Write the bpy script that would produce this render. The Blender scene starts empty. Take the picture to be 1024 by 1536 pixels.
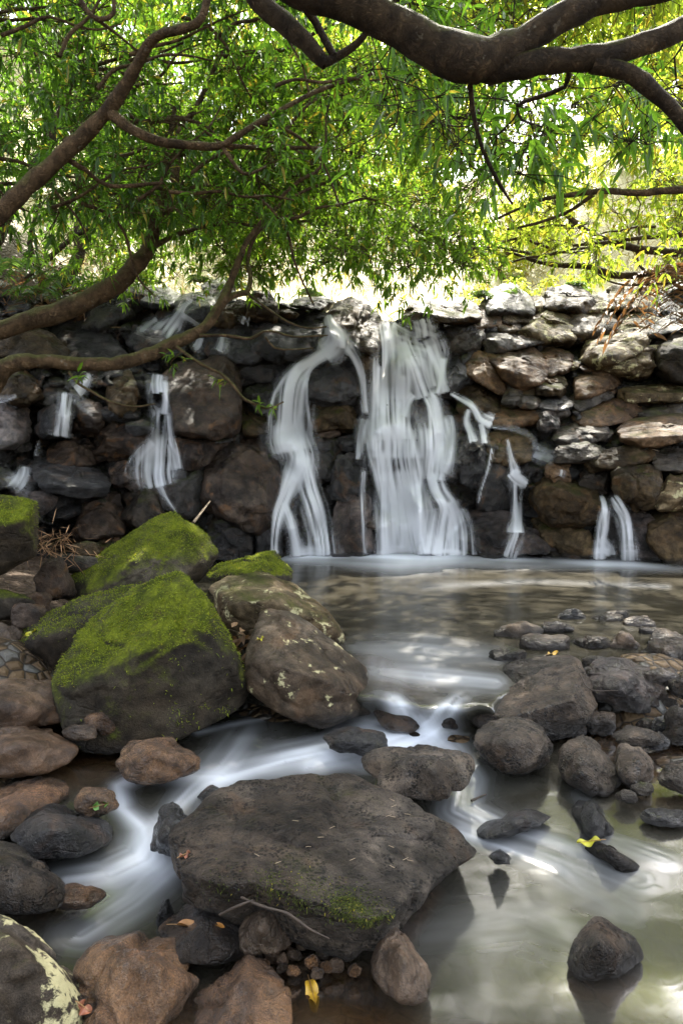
import bpy, bmesh, math, random
import numpy as np
from mathutils import Vector
from mathutils.bvhtree import BVHTree

sc = bpy.context.scene
COL = sc.collection
rng = np.random.default_rng(7)
random.seed(7)

# ------------------------------------------------------------------ camera
CAM_Z = 1.45
PITCH = math.radians(5.6)
F = 1024.0                       # focal length in photograph pixels (24 mm on a 36 mm tall frame)
cam_d = bpy.data.cameras.new('camera')
cam_d.sensor_fit = 'VERTICAL'
cam_d.sensor_height = 36.0
cam_d.sensor_width = 24.0
cam_d.lens = 24.0
cam_d.clip_start = 0.05
cam_d.clip_end = 1000.0
cam = bpy.data.objects.new('camera', cam_d)
COL.objects.link(cam)
cam.location = (0, 0, CAM_Z)
cam.rotation_euler = (math.radians(90) - PITCH, 0, 0)
sc.camera = cam

# ------------------------------------------------------------------ sky, sun, exposure
SUN_EL = math.radians(52)
SUN_AZ = math.radians(20)       # clockwise from +Y (behind the falls)
world = bpy.data.worlds.new('World')
sc.world = world
world.use_nodes = True
wn = world.node_tree.nodes
wl = world.node_tree.links
bg = wn['Background']
sky = wn.new('ShaderNodeTexSky')
sky.sky_type = 'NISHITA'
sky.sun_disc = False
sky.sun_elevation = SUN_EL
sky.sun_rotation = SUN_AZ
sky.air_density = 1.0
sky.dust_density = 3.0
hs = wn.new('ShaderNodeHueSaturation')
hs.inputs['Saturation'].default_value = 0.42
wl.new(sky.outputs[0], hs.inputs['Color'])
wl.new(hs.outputs[0], bg.inputs[0])
bg.inputs[1].default_value = 0.15
sun_d = bpy.data.lights.new('sun', 'SUN')
sun_d.energy = 3.4
sun_d.angle = math.radians(0.6)
sun_d.color = (1.0, 0.94, 0.82)
sun = bpy.data.objects.new('sun', sun_d)
COL.objects.link(sun)
sdir = Vector((math.sin(SUN_AZ) * math.cos(SUN_EL), math.cos(SUN_AZ) * math.cos(SUN_EL), math.sin(SUN_EL)))
sun.rotation_euler = (-sdir).to_track_quat('-Z', 'Y').to_euler()
sun.location = (3, 20, 25)
sc.view_settings.view_transform = 'Standard'
sc.view_settings.look = 'None'
sc.view_settings.exposure = 3.0
sc.view_settings.gamma = 1.0
sc.cycles.use_denoising = True
sc.cycles.max_bounces = 8
sc.cycles.transparent_max_bounces = 24
sc.cycles.sample_clamp_indirect = 6.0

# ------------------------------------------------------------------ maths helpers
CP, SP = math.cos(PITCH), math.sin(PITCH)


def ray(px, py):
    """direction (with y = 1) of the line of sight through a photograph pixel"""
    px = np.asarray(px, float); py = np.asarray(py, float)
    a = (px - 512.0) / F
    b = (768.0 - py) / F
    y = CP + b * SP
    z = -SP + b * CP
    return np.stack([a / y, np.ones_like(y), z / y], -1)


def P(px, py, Y):
    d = ray(px, py) * np.asarray(Y, float)[..., None]
    d[..., 2] += CAM_Z
    return d


def G(px, py, z):
    """point where the line of sight meets the level z"""
    d = ray(px, py)
    t = (z - CAM_Z) / d[..., 2]
    return P(px, py, t)


def sstep(a, b, x):
    t = np.clip((np.asarray(x, float) - a) / (b - a), 0, 1)
    return t * t * (3 - 2 * t)


def _hash(ix, iy, iz, seed):
    h = (ix * 374761393 + iy * 668265263 + iz * 2147483647 + seed * 1274126177) & 0xFFFFFFFF
    h = ((h ^ (h >> 13)) * 1274126177) & 0xFFFFFFFF
    h = ((h ^ (h >> 16)) * 2246822519) & 0xFFFFFFFF
    return (h ^ (h >> 15)) & 0xFFFFFFFF


def vnoise(p, seed=0):
    """smooth value noise in -1..1 at points p (N,3)"""
    p = np.asarray(p, float)
    i = np.floor(p).astype(np.int64)
    f = p - i
    u = f * f * f * (f * (f * 6 - 15) + 10)
    out = 0
    for dx in (0, 1):
        wx = u[:, 0] if dx else 1 - u[:, 0]
        for dy in (0, 1):
            wy = u[:, 1] if dy else 1 - u[:, 1]
            for dz in (0, 1):
                wz = u[:, 2] if dz else 1 - u[:, 2]
                h = _hash(i[:, 0] + dx, i[:, 1] + dy, i[:, 2] + dz, seed) / 2147483648.0 - 1.0
                out = out + wx * wy * wz * h
    return out


def fbm(p, oct=4, seed=0, gain=0.5):
    out = 0; a = 1.0; s = 1.0
    p = np.asarray(p, float)
    for k in range(oct):
        out = out + a * vnoise(p * s + 17.3 * k, seed + k)
        a *= gain; s *= 2.03
    return out


def mesh_np(name, verts, faces_list, mat=None, attrs=None, smooth=True, uv=None):
    """faces_list: list of int arrays (n,3) or (n,4)"""
    me = bpy.data.meshes.new(name)
    verts = np.ascontiguousarray(verts, dtype=np.float32)
    loops = np.concatenate([f.reshape(-1) for f in faces_list]).astype(np.int32)
    sizes = np.concatenate([np.full(len(f), f.shape[1]) for f in faces_list]).astype(np.int32)
    starts = np.concatenate([[0], np.cumsum(sizes)[:-1]]).astype(np.int32)
    me.vertices.add(len(verts)); me.loops.add(len(loops)); me.polygons.add(len(sizes))
    me.vertices.foreach_set('co', verts.reshape(-1))
    me.loops.foreach_set('vertex_index', loops)
    me.polygons.foreach_set('loop_start', starts)
    me.polygons.foreach_set('use_smooth', np.full(len(sizes), smooth))
    for k, v in (attrs or {}).items():
        a = me.attributes.new(k, 'FLOAT', 'POINT')
        a.data.foreach_set('value', np.ascontiguousarray(v, dtype=np.float32))
    me.update(calc_edges=True)
    me.validate()
    if mat: me.materials.append(mat)
    return me


def link(name, me, parent=None, loc=None):
    o = bpy.data.objects.new(name, me)
    COL.objects.link(o)
    if parent is not None: o.parent = parent
    if loc is not None: o.location = loc
    return o


def tag(o, label=None, cat=None, group=None, kind=None):
    if label: o['label'] = label
    if cat: o['category'] = cat
    if group: o['group'] = group
    if kind: o['kind'] = kind
    return o


def thing(name, label, cat, group=None, loc=(0, 0, 0)):
    o = bpy.data.objects.new(name, None)
    o.empty_display_size = 0.1
    COL.objects.link(o)
    o.location = loc
    return tag(o, label, cat, group)


def grid_faces(nu, nv):
    i = np.arange(nu * nv).reshape(nv, nu)
    return np.stack([i[:-1, :-1], i[:-1, 1:], i[1:, 1:], i[1:, :-1]], -1).reshape(-1, 4)


# ------------------------------------------------------------------ material helpers
class NT:
    def __init__(s, name):
        s.m = bpy.data.materials.new(name)
        s.m.use_nodes = True
        s.t = s.m.node_tree
        s.t.nodes.clear()
        s.out = s.n('ShaderNodeOutputMaterial')

    def n(s, typ, **kw):
        nd = s.t.nodes.new(typ)
        for k, v in kw.items(): setattr(nd, k, v)
        return nd

    def put(s, sock, v):
        if isinstance(v, bpy.types.NodeSocket): s.t.links.new(v, sock)
        elif isinstance(v, (tuple, list)) and sock.type == 'RGBA' and len(v) == 3: sock.default_value = (*v, 1)
        else: sock.default_value = v

    def math(s, op, a, b=0.0, c=0.0, clamp=False):
        nd = s.n('ShaderNodeMath', operation=op, use_clamp=clamp)
        s.put(nd.inputs[0], a); s.put(nd.inputs[1], b); s.put(nd.inputs[2], c)
        return nd.outputs[0]

    def vmath(s, op, a, b):
        nd = s.n('ShaderNodeVectorMath', operation=op)
        s.put(nd.inputs[0], a); s.put(nd.inputs[1], b)
        return nd.outputs[0]

    def mix(s, f, a, b, mode='MIX'):
        nd = s.n('ShaderNodeMix', data_type='RGBA', blend_type=mode)
        s.put(nd.inputs[0], f); s.put(nd.inputs[6], a); s.put(nd.inputs[7], b)
        return nd.outputs[2]

    def fmix(s, f, a, b):
        nd = s.n('ShaderNodeMix', data_type='FLOAT')
        s.put(nd.inputs[0], f); s.put(nd.inputs[2], a); s.put(nd.inputs[3], b)
        return nd.outputs[0]

    def noise(s, vec, scale, detail=4, rough=0.55, dist=0.0):
        nd = s.n('ShaderNodeTexNoise')
        s.put(nd.inputs['Vector'], vec)
        nd.inputs['Scale'].default_value = scale
        nd.inputs['Detail'].default_value = detail
        nd.inputs['Roughness'].default_value = rough
        nd.inputs['Distortion'].default_value = dist
        return nd.outputs[0]

    def ss(s, x, a, b):
        nd = s.n('ShaderNodeMapRange', interpolation_type='SMOOTHSTEP')
        s.put(nd.inputs[0], x); s.put(nd.inputs[1], a); s.put(nd.inputs[2], b)
        return nd.outputs[0]

    def attr(s, name, typ='GEOMETRY'):
        nd = s.n('ShaderNodeAttribute', attribute_type=typ, attribute_name=name)
        return nd.outputs['Fac']

    def bump(s, h, strength, dist, nrm=None):
        nd = s.n('ShaderNodeBump')
        nd.inputs['Strength'].default_value = strength
        nd.inputs['Distance'].default_value = dist
        s.put(nd.inputs['Height'], h)
        if nrm is not None: s.put(nd.inputs['Normal'], nrm)
        return nd.outputs[0]

    def principled(s, **kw):
        nd = s.n('ShaderNodeBsdfPrincipled')
        for k, v in kw.items(): s.put(nd.inputs[k.replace('_', ' ')], v)
        return nd.outputs[0]

    def done(s, shader):
        s.t.links.new(shader, s.out.inputs[0])
        return s.m


def rock_material(name, c1, c2, rough=0.6, moss=0.0, pits=0.0, lichen=0.0, bump=0.5, mossc=((.022, .026, .006), (.085, .098, .012)),
                  rust=0.0, fine=1.0, spec=0.13, coat=0.0, chip=False):
    t = NT(name)
    tc = t.n('ShaderNodeTexCoord')
    oi = t.n('ShaderNodeObjectInfo')
    geo = t.n('ShaderNodeNewGeometry')
    off = t.n('ShaderNodeCombineXYZ')
    r37 = t.math('MULTIPLY', oi.outputs['Random'], 37.0)
    for k in range(3): t.put(off.inputs[k], r37)
    co = t.vmath('ADD', tc.outputs['Object'], off.outputs[0])
    n1 = t.noise(co, 2.6, 8, 0.62, 0.6)
    n2 = t.noise(co, 14, 6, 0.65)
    n3 = t.noise(co, 70, 4, 0.7)
    f = t.ss(n1, 0.34, 0.66)
    col = t.mix(f, c1, c2)
    n9 = t.noise(co, 8.0, 6, .66, .5)
    col = t.mix(t.math('MULTIPLY', t.ss(n9, .5, .64), .6), col, c1)
    col = t.mix(t.math('MULTIPLY', t.ss(n9, .44, .30), .5), col, tuple(min(1, 1.5 * q) for q in c2))
    m2 = t.fmix(t.ss(n2, 0.3, 0.72), 0.5, 1.4)
    comb = t.n('ShaderNodeCombineColor')
    for k in range(3): t.put(comb.inputs[k], m2)
    col = t.mix(1.0, col, comb.outputs[0], 'MULTIPLY')
    n4 = t.noise(co, 210, 3, .8)
    combs = t.n('ShaderNodeCombineColor')
    spk = t.fmix(t.ss(n4, .30, .72), .45, 1.5)
    for k in range(3): t.put(combs.inputs[k], spk)
    col = t.mix(.8, col, t.mix(1.0, col, combs.outputs[0], 'MULTIPLY'))
    big = t.ss(t.noise(co, 1.1, 3, .6, .8), .38, .62)
    col = t.mix(big, t.mix(1.0, col, (.62, .55, .48), 'MULTIPLY'), col)
    tone = t.fmix(oi.outputs['Random'], 0.75, 1.25)
    comb2 = t.n('ShaderNodeCombineColor')
    for k in range(3): t.put(comb2.inputs[k], tone)
    col = t.mix(1.0, col, comb2.outputs[0], 'MULTIPLY')
    if rust:
        rr = t.ss(t.noise(co, 4.3, 5, 0.6, 1.0), 0.55, 0.72)
        col = t.mix(t.math('MULTIPLY', rr, rust), col, (.16, .075, .028))
    rg = t.fmix(n2, rough * 0.7, min(1.0, rough * 1.25))
    # cracks
    vor = t.n('ShaderNodeTexVoronoi', feature='DISTANCE_TO_EDGE')
    t.put(vor.inputs['Vector'], t.vmath('ADD', co, t.vmath('MULTIPLY', t.n('ShaderNodeTexNoise').outputs[1], (.35, .35, .35))))
    vor.inputs['Scale'].default_value = 2.3
    crack = t.ss(vor.outputs[0], 0.0, 0.035)
    crack = t.math('MAXIMUM', crack, t.ss(n1, 0.5, 0.55))
    if pits:
        pv = t.n('ShaderNodeTexVoronoi', feature='F1')
        t.put(pv.inputs['Vector'], t.vmath('ADD', co, t.vmath('MULTIPLY', t.n('ShaderNodeTexNoise').outputs[1], (.02, .02, .02)))); pv.inputs['Scale'].default_value = 85
        pr = t.math('SUBTRACT', pv.outputs['Distance'], t.math('MULTIPLY', t.ss(t.noise(co, 16, 2), 0.36, 0.66), 0.46))
        pit = t.ss(pr, -0.02, 0.10)
        dk = t.fmix(pit, 0.30, 1.0)
        c3 = t.n('ShaderNodeCombineColor')
        for k in range(3): t.put(c3.inputs[k], dk)
        col = t.mix(pits, col, t.mix(1.0, col, c3.outputs[0], 'MULTIPLY'))
    if lichen:
        ln = t.noise(co, 7.0, 7, 0.68, 0.4)
        lm = t.ss(ln, 0.60 - 0.12 * lichen, 0.635 - 0.10 * lichen)
        sp = t.ss(t.noise(co, 45, 3), 0.35, 0.5)
        lm = t.math('MULTIPLY', lm, sp)
        col = t.mix(lm, col, t.mix(n2, (.30, .27, .13), (.44, .39, .23)))
    # moss on what faces up
    sep = t.n('ShaderNodeSeparateXYZ')
    t.put(sep.inputs[0], geo.outputs['Normal'])
    mm = t.math('ADD', t.math('MULTIPLY', sep.outputs['Z'], 0.85), t.math('MULTIPLY', t.math('SUBTRACT', t.noise(co, 3.7, 6, 0.6, 0.5), 0.5), 2.0))
    mm = t.math('ADD', mm, t.math('MULTIPLY', t.math('SUBTRACT', n3, 0.5), 0.7))
    th = 1.0 - moss * 1.25
    mask = t.ss(mm, th, th + 0.85)
    if moss <= 0: mask = t.math('MULTIPLY', mask, 0.0)
    mcol = t.mix(t.ss(t.noise(co, 5.5, 6, 0.7), 0.3, 0.72), mossc[0], mossc[1])
    mcol = t.mix(t.ss(t.noise(co, 8.5, 5, .7), .56, .72), mcol, (.075, .055, .02))
    mcol = t.mix(t.ss(n3, 0.25, 0.8), t.mix(1.0, mcol, (.45, .5, .4), 'MULTIPLY'), mcol)
    # wet line
    sp2 = t.n('ShaderNodeSeparateXYZ')
    t.put(sp2.inputs[0], geo.outputs['Position'])
    wlv = t.attr('waterline', 'OBJECT')
    hz = t.math('SUBTRACT', sp2.outputs['Z'], wlv)
    hz = t.math('ADD', hz, t.math('MULTIPLY', t.math('SUBTRACT', n1, 0.5), 0.10))
    wet = t.math('SUBTRACT', 1.0, t.ss(hz, 0.02, 0.085))
    if moss > 0: mask = t.math('MULTIPLY', mask, t.math('SUBTRACT', 1.0, wet))
    col = t.mix(t.math('MULTIPLY', wet, 0.75), col, (.012, .010, .008))
    col = t.mix(mask, col, mcol)
    rg = t.fmix(wet, rg, 0.22)
    rg = t.fmix(mask, rg, 0.95)
    h = t.math('ADD', t.math('MULTIPLY', n2, 0.7), t.math('ADD', t.math('MULTIPLY', n3, 0.30 * fine), t.math('MULTIPLY', n4, .10 * fine)))
    h = t.math('ADD', h, t.math('MULTIPLY', crack, 0.25))
    if coat > 0 or chip:
        cv = t.vmath('ADD', co, t.vmath('MULTIPLY', t.n('ShaderNodeTexNoise').outputs[1], (.06, .06, .06)))
        for sc_, am in ((5.5, 1.3), (14.0, .55)):
            c1_ = t.n('ShaderNodeTexVoronoi', feature='F1'); t.put(c1_.inputs['Vector'], cv); c1_.inputs['Scale'].default_value = sc_
            h = t.math('ADD', h, t.math('MULTIPLY', c1_.outputs['Distance'], am))
    if pits: h = t.math('ADD', h, t.math('MULTIPLY', pit, 0.34 * pits))
    mh = t.math('MULTIPLY', t.noise(co, 190, 3, 0.8), mask)
    h = t.math('ADD', h, t.math('MULTIPLY', mh, 0.35))
    h = t.math('ADD', h, t.math('MULTIPLY', mask, 0.25))
    nb = t.bump(h, bump, 0.035)
    cw = t.math('MAXIMUM', coat, t.math('MULTIPLY', wet, .35))
    cw = t.math('MULTIPLY', cw, t.math('SUBTRACT', 1.0, mask))
    cw = t.math('MULTIPLY', cw, t.fmix(t.ss(n1, .35, .6), .35, 1.0))
    return t.done(t.principled(Base_Color=col, Roughness=rg, Normal=nb, Specular_IOR_Level=spec, Coat_Weight=cw, Coat_Roughness=.07, Coat_Normal=t.bump(t.math('ADD', h, t.math('ADD', n3, t.math('MULTIPLY', n4, .4))), min(1.0, bump * 1.2), .03)))


M = {}
M['black'] = rock_material('wet_black_basalt', (0.0066, 0.0060, 0.0058), (0.0342, 0.0295, 0.0270), 0.45, 0.0, bump=1.0, fine=1.6, rust=.25, spec=.2, coat=.8)
M['blackmoss'] = rock_material('wet_black_basalt_mossy', (0.0086, 0.0075, 0.0065), (0.0387, 0.0311, 0.0249), 0.45, 0.42, bump=1.0, rust=.4, fine=1.5, spec=.2, coat=.8)
M['brown'] = rock_material('damp_brown_basalt', (0.0173, 0.0121, 0.0092), (0.0811, 0.0549, 0.0377), 0.42, 0.12, bump=.9, rust=.6, fine=1.4, spec=.15, coat=.15)
M['brownmoss'] = rock_material('brown_basalt_mossy', (0.0213, 0.0150, 0.0075), (0.0825, 0.0550, 0.0275), 0.55, 0.36, bump=.9, rust=.3, fine=1.4, chip=True)
M['dry'] = rock_material('dry_brown_basalt', (0.0345, 0.0207, 0.0115), (0.1323, 0.0805, 0.0437), 0.6, 0.30, bump=.8, rust=.5, fine=1.3, chip=True)
M['tan'] = rock_material('pale_tan_stone', (.06, .043, .023), (.17, .125, .072), 0.6, 0.36, lichen=0.5, bump=.8, fine=1.3, chip=True)
M['slab'] = rock_material('grey_green_slab', (0.0204, 0.0170, 0.0136), (0.0741, 0.0619, 0.0490), 0.38, 0.32, bump=.9, rust=.4, fine=1.3, spec=.15, coat=.15)
M['grey'] = rock_material('pitted_grey_basalt', (0.0176, 0.0135, 0.0098), (0.0839, 0.0636, 0.0466), 0.6, 0.0, pits=1.0, bump=.9, rust=.15, fine=1.5, coat=.5)
M['greymoss'] = rock_material('pitted_grey_basalt_edge_moss', (0.0206, 0.0161, 0.0121), (0.0939, 0.0736, 0.0561), 0.6, 0.08, pits=1.0, bump=.9, rust=.2, fine=1.5, coat=.5)
M['stone'] = rock_material('smooth_brown_cobble', (0.0263, 0.0177, 0.0113), (0.1017, 0.0683, 0.0445), 0.36, 0.0, bump=.6, rust=.35, coat=.5)
M['smooth'] = rock_material('smooth_purple_brown_boulder', (0.0352, 0.0220, 0.0138), (0.1320, 0.0840, 0.0533), 0.42, 0.0, bump=.5, rust=.3, coat=.5)
M['wetbrown'] = rock_material('wet_brown_stone', (0.0224, 0.0120, 0.0059), (0.1680, 0.0920, 0.0442), 0.24, 0.0, bump=.8, rust=.6, fine=1.4, spec=.2, coat=.8)
M['moss'] = rock_material('thick_moss_boulder', (0.0240, 0.0191, 0.0134), (0.0724, 0.0594, 0.0422), 0.75, 0.74, bump=.8, mossc=((.035, .046, .005), (.22, .245, .014)), fine=1.4)
M['halfmoss'] = rock_material('half_mossy_boulder', (0.0200, 0.0159, 0.0111), (0.0600, 0.0471, 0.0349), 0.7, 0.34, bump=.8, mossc=((.03, .042, .004), (.15, .17, .012)), fine=1.4)
M['lichen'] = rock_material('lichen_tan_boulder', (0.0720, 0.0516, 0.0276), (0.2040, 0.1500, 0.0864), 0.6, 0.45, lichen=.35, bump=.7)
M['lichenwet'] = rock_material('lichen_grey_boulder', (0.0328, 0.0251, 0.0180), (0.1294, 0.0978, 0.0694), 0.45, 0.0, lichen=.06, bump=.7, rust=.2)
M['lichenbig'] = rock_material('dark_boulder_big_lichen', (0.0217, 0.0182, 0.0147), (0.0722, 0.0598, 0.0474), 0.6, 0.2, lichen=.62, bump=.7)
M['broken'] = rock_material('broken_wet_ledge', (0.0152, 0.0121, 0.0109), (0.1417, 0.1083, 0.0922), 0.4, 0.0, bump=1.0, fine=2.4, rust=.2, spec=.2, coat=.8)

M['wetdark'] = rock_material('wet_dark_slab', (0.0153, 0.0107, 0.0073), (0.0688, 0.0471, 0.0314), 0.3, 0.0, bump=.8, fine=1.5, rust=.3, spec=.2, coat=.7)
# ------------------------------------------------------------------ rock builder
_ico = {}


def ico(level):
    if level not in _ico:
        bm = bmesh.new()
        bmesh.ops.create_icosphere(bm, subdivisions=level, radius=1.0)
        v = np.array([x.co[:] for x in bm.verts])
        f = np.array([[x.index for x in g.verts] for g in bm.faces])
        bm.free()
        _ico[level] = (v, f)
    return _ico[level]


def hull_planes(pts):
    bm = bmesh.new()
    for p in pts: bm.verts.new(p)
    bmesh.ops.convex_hull(bm, input=bm.verts[:])
    bm.normal_update()
    N, D = [], []
    for f in bm.faces:
        if f.calc_area() < 1e-9: continue
        n = np.array(f.normal[:]); d = float(n @ np.array(f.verts[0].co[:]))
        N.append(n); D.append(d)
    bm.free()
    N, D = np.array(N), np.array(D)
    s = np.sign(D)           # centroid at the origin: make every plane face outwards
    return N * s[:, None], np.abs(D)


ROCKS_BVH = []               # (verts, faces) in world space, for draping water


def rock_shape(pts, p=16, level=5, rough=0.05, seed=0, freq=1.6, strata=0.0, cuts=9, chunk=0.05, grit=.006):
    r_ = np.random.default_rng(seed * 31 + 5)
    pts = np.asarray(pts, float)
    c = 0.5 * (pts.min(0) + pts.max(0)) * 0.5 + pts.mean(0) * 0.5
    q = pts - c
    N, D = hull_planes(q)
    D = np.maximum(D, 0.02 * np.ptp(q, axis=0).max())
    if cuts:                                     # broken corners
        cn = r_.normal(size=(cuts, 3)); cn /= np.linalg.norm(cn, axis=1)[:, None]
        sup = (q @ cn.T).max(0)
        N = np.concatenate([N, cn]); D = np.concatenate([D, sup * r_.uniform(.72, .97, cuts)])
    v, f = ico(level)
    ext = np.maximum(np.ptp(q, axis=0), 0.02)
    dirs = v * ext
    dirs /= np.linalg.norm(dirs, axis=1)[:, None]
    inv = np.maximum(dirs @ N.T, 0) / D
    mx = inv.max(1)
    r = 1.0 / (mx * ((inv / mx[:, None]) ** p).sum(1) ** (1.0 / p))
    pos = dirs * r[:, None]
    size = float(np.cbrt(np.prod(ext)))
    s = seed * 7.77
    w = pos / size
    warp = np.stack([vnoise(w * 1.3 + s, 1), vnoise(w * 1.3 + s, 2), vnoise(w * 1.3 + s, 3)], 1)
    n = fbm(w * freq + s + 0.35 * warp, 6, 11, 0.55)
    rid = 1 - np.abs(fbm(w * freq * 1.5 + s + 9, 4, 31))
    disp = rough * size * (0.75 * n + 0.6 * (rid - 0.6))
    if chunk:                                    # fractured faces: cells set in and out, dark joints between them
        k = 34
        sd = r_.uniform(-.75, .75, (k, 3)) * ext / size
        off = r_.uniform(-1, 1, k); tl = r_.normal(size=(k, 3)) * 1.2
        ww = w + 0.07 * np.stack([vnoise(w * 5 + s, 6), vnoise(w * 5 + s, 7), vnoise(w * 5 + s, 8)], 1)
        dd = np.linalg.norm(ww[:, None] - sd[None], axis=2)
        i2 = np.argpartition(dd, 1, axis=1)[:, :2]
        d2 = np.take_along_axis(dd, i2, 1); o = np.argsort(d2, 1)
        i2 = np.take_along_axis(i2, o, 1); d2 = np.take_along_axis(d2, o, 1)
        i = i2[:, 0]
        e = d2[:, 1] - d2[:, 0]
        step = off[i] + (tl[i] * (ww - sd[i])).sum(1)
        disp = disp + chunk * size * (step * sstep(0, .10, e) - 0.55 * (1 - sstep(0, .05, e)) * (r_.random(k)[i] > .35))
    if strata:
        disp = disp + strata * size * np.sin(w[:, 2] * 16 + 2.5 * n + s) * 0.5
    if grit:
        g1 = fbm((pos + s) * 11.0, 4, 51, .6)
        disp = disp + grit * (g1 + .8 * np.minimum(0, vnoise((pos + s) * 7.0, 58) - .15))
    pos = pos + dirs * disp[:, None]
    lo, hi = pos.min(0), pos.max(0)              # keep the measured width, depth and height
    pos = q.min(0) + (pos - lo) * (np.ptp(q, axis=0) / np.maximum(hi - lo, 1e-6))
    return c, pos, f


MOSSY = []
_seed = [0]


def rock(label, pts, mat, name='boulder', cat='rock', group=None, p=16, level=5, rough=0.05, water=-5.0, freq=1.6, strata=0.0, bvh=False, cuts=9, chunk=0.05, mossy=0, grit=.006):
    _seed[0] += 1
    c, pos, f = rock_shape(pts, p, level, rough, _seed[0], freq, strata, cuts, chunk, grit)
    me = mesh_np(name, pos, [f], M[mat])
    o = link(name, me, loc=c)
    o['waterline'] = float(water)
    tag(o, label, cat, group)
    if bvh: ROCKS_BVH.append((pos + c, f))
    if mossy: MOSSY.append((o, pos, f, mossy))
    return o


def hero(label, pix, mat, **kw):
    """pix: (photo x, photo y, distance) points on the rock's hull"""
    a = np.array(pix, float)
    kw.setdefault('chunk', .045)
    return rock(label, P(a[:, 0], a[:, 1], a[:, 2]), mat, **kw)


def box_rock(label, px, py, w, h, Y, mat, dep=0.8, tilt=0.0, top=0.25, **kw):
    """a boulder that fills w x h pixels round (px,py) at distance Y, an irregular hull with a sloping top"""
    r = np.random.default_rng(int(px * 7 + py * 13))
    s = Y / F
    W, Hh = w * s * 0.5, h * s * 0.5
    Dp = dep * 0.5 * (W + Hh)
    c = P(px, py, Y)
    n = 26
    d = r.normal(size=(n, 3)); d /= np.linalg.norm(d, axis=1)[:, None]
    d = np.sign(d) * np.abs(d) ** 0.7
    d /= np.maximum(np.abs(d).max(1), 0.93 * np.linalg.norm(d, axis=1))[:, None]
    q = d * np.array([W, Dp, Hh])
    ct, st = math.cos(tilt), math.sin(tilt)
    x = q[:, 0] * ct - q[:, 2] * st; z = q[:, 0] * st + q[:, 2] * ct
    q[:, 0] = x * (W / np.abs(x).max()); q[:, 2] = z * (Hh / np.abs(z).max())
    kw.setdefault('p', 16); kw.setdefault('rough', .07); kw.setdefault('chunk', .05)
    return rock(label, q + c, mat, **kw)


# ------------------------------------------------------------------ distance of the rock wall behind each photo point
_rows = np.array([380, 430, 470, 540, 620, 700, 780, 850, 900], float)
_cols = np.array([-600, -250, 0, 250, 420, 600, 750, 900, 1024, 1300, 1700], float)
_D = np.array([
    [8.8, 8.8, 8.9, 10.2, 10.6, 11.0, 11.6, 12.0, 11.6, 10.5, 9.5],
    [7.8, 8.0, 8.2, 9.3, 9.2, 9.9, 10.2, 10.7, 10.4, 9.5, 8.5],
    [7.3, 7.5, 7.8, 8.6, 8.6, 9.2, 9.6, 10.0, 9.7, 9.0, 8.0],
    [6.9, 7.2, 7.4, 7.9, 8.1, 8.6, 8.9, 9.1, 8.9, 8.3, 7.4],
    [6.5, 6.8, 7.1, 7.5, 7.9, 8.2, 8.4, 8.4, 8.2, 7.7, 7.0],
    [6.2, 6.5, 6.8, 7.3, 7.75, 7.9, 7.95, 7.75, 7.6, 7.2, 6.6],
    [5.9, 6.2, 6.5, 7.1, 7.6, 7.75, 7.75, 7.5, 7.35, 6.9, 6.3],
    [5.7, 6.0, 6.3, 6.95, 7.5, 7.65, 7.6, 7.35, 7.2, 6.7, 6.1],
    [5.6, 5.9, 6.2, 6.9, 7.45, 7.6, 7.55, 7.3, 7.1, 6.6, 6.0]])


def wallY(px, py):
    """the rock wall: ledges that step back, with bulges and hollows"""
    px = np.asarray(px, float); py = np.asarray(py, float)
    shp = np.broadcast(px, py).shape
    X = np.broadcast_to(px, shp).ravel(); Yv = np.broadcast_to(py, shp).ravel()
    ph = 30 * vnoise(np.stack([X / 95, X * 0, X * 0 + 2.2], 1), 91) + 10 * vnoise(np.stack([X / 31, X * 0, X * 0 + 5.2], 1), 92)
    st = 62.0
    k = (Yv + ph) / st
    f = k - np.floor(k)
    q = (np.floor(k) + sstep(.0, .34, f)) * st - ph + st * .33
    m = sstep(838, 790, Yv) * sstep(395, 440, Yv)
    q = Yv + (q - Yv) * .75 * m
    b = .30 * vnoise(np.stack([X / 120, Yv / 85, X * 0], 1), 93) + .12 * vnoise(np.stack([X / 48, Yv / 40, X * 0 + 3], 1), 94)
    out = wallY0(X, q) + b * m
    return out.reshape(shp) if shp else float(out[0])


def wallY0(px, py):
    px = np.clip(np.asarray(px, float), _cols[0], _cols[-1] - 1e-6)
    py = np.clip(np.asarray(py, float), _rows[0], _rows[-1] - 1e-6)
    i = np.searchsorted(_cols, px, 'right') - 1
    j = np.searchsorted(_rows, py, 'right') - 1
    u = (px - _cols[i]) / (_cols[i + 1] - _cols[i])
    v = (py - _rows[j]) / (_rows[j + 1] - _rows[j])
    return (_D[j, i] * (1 - u) + _D[j, i + 1] * u) * (1 - v) + (_D[j + 1, i] * (1 - u) + _D[j + 1, i + 1] * u) * v


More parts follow.
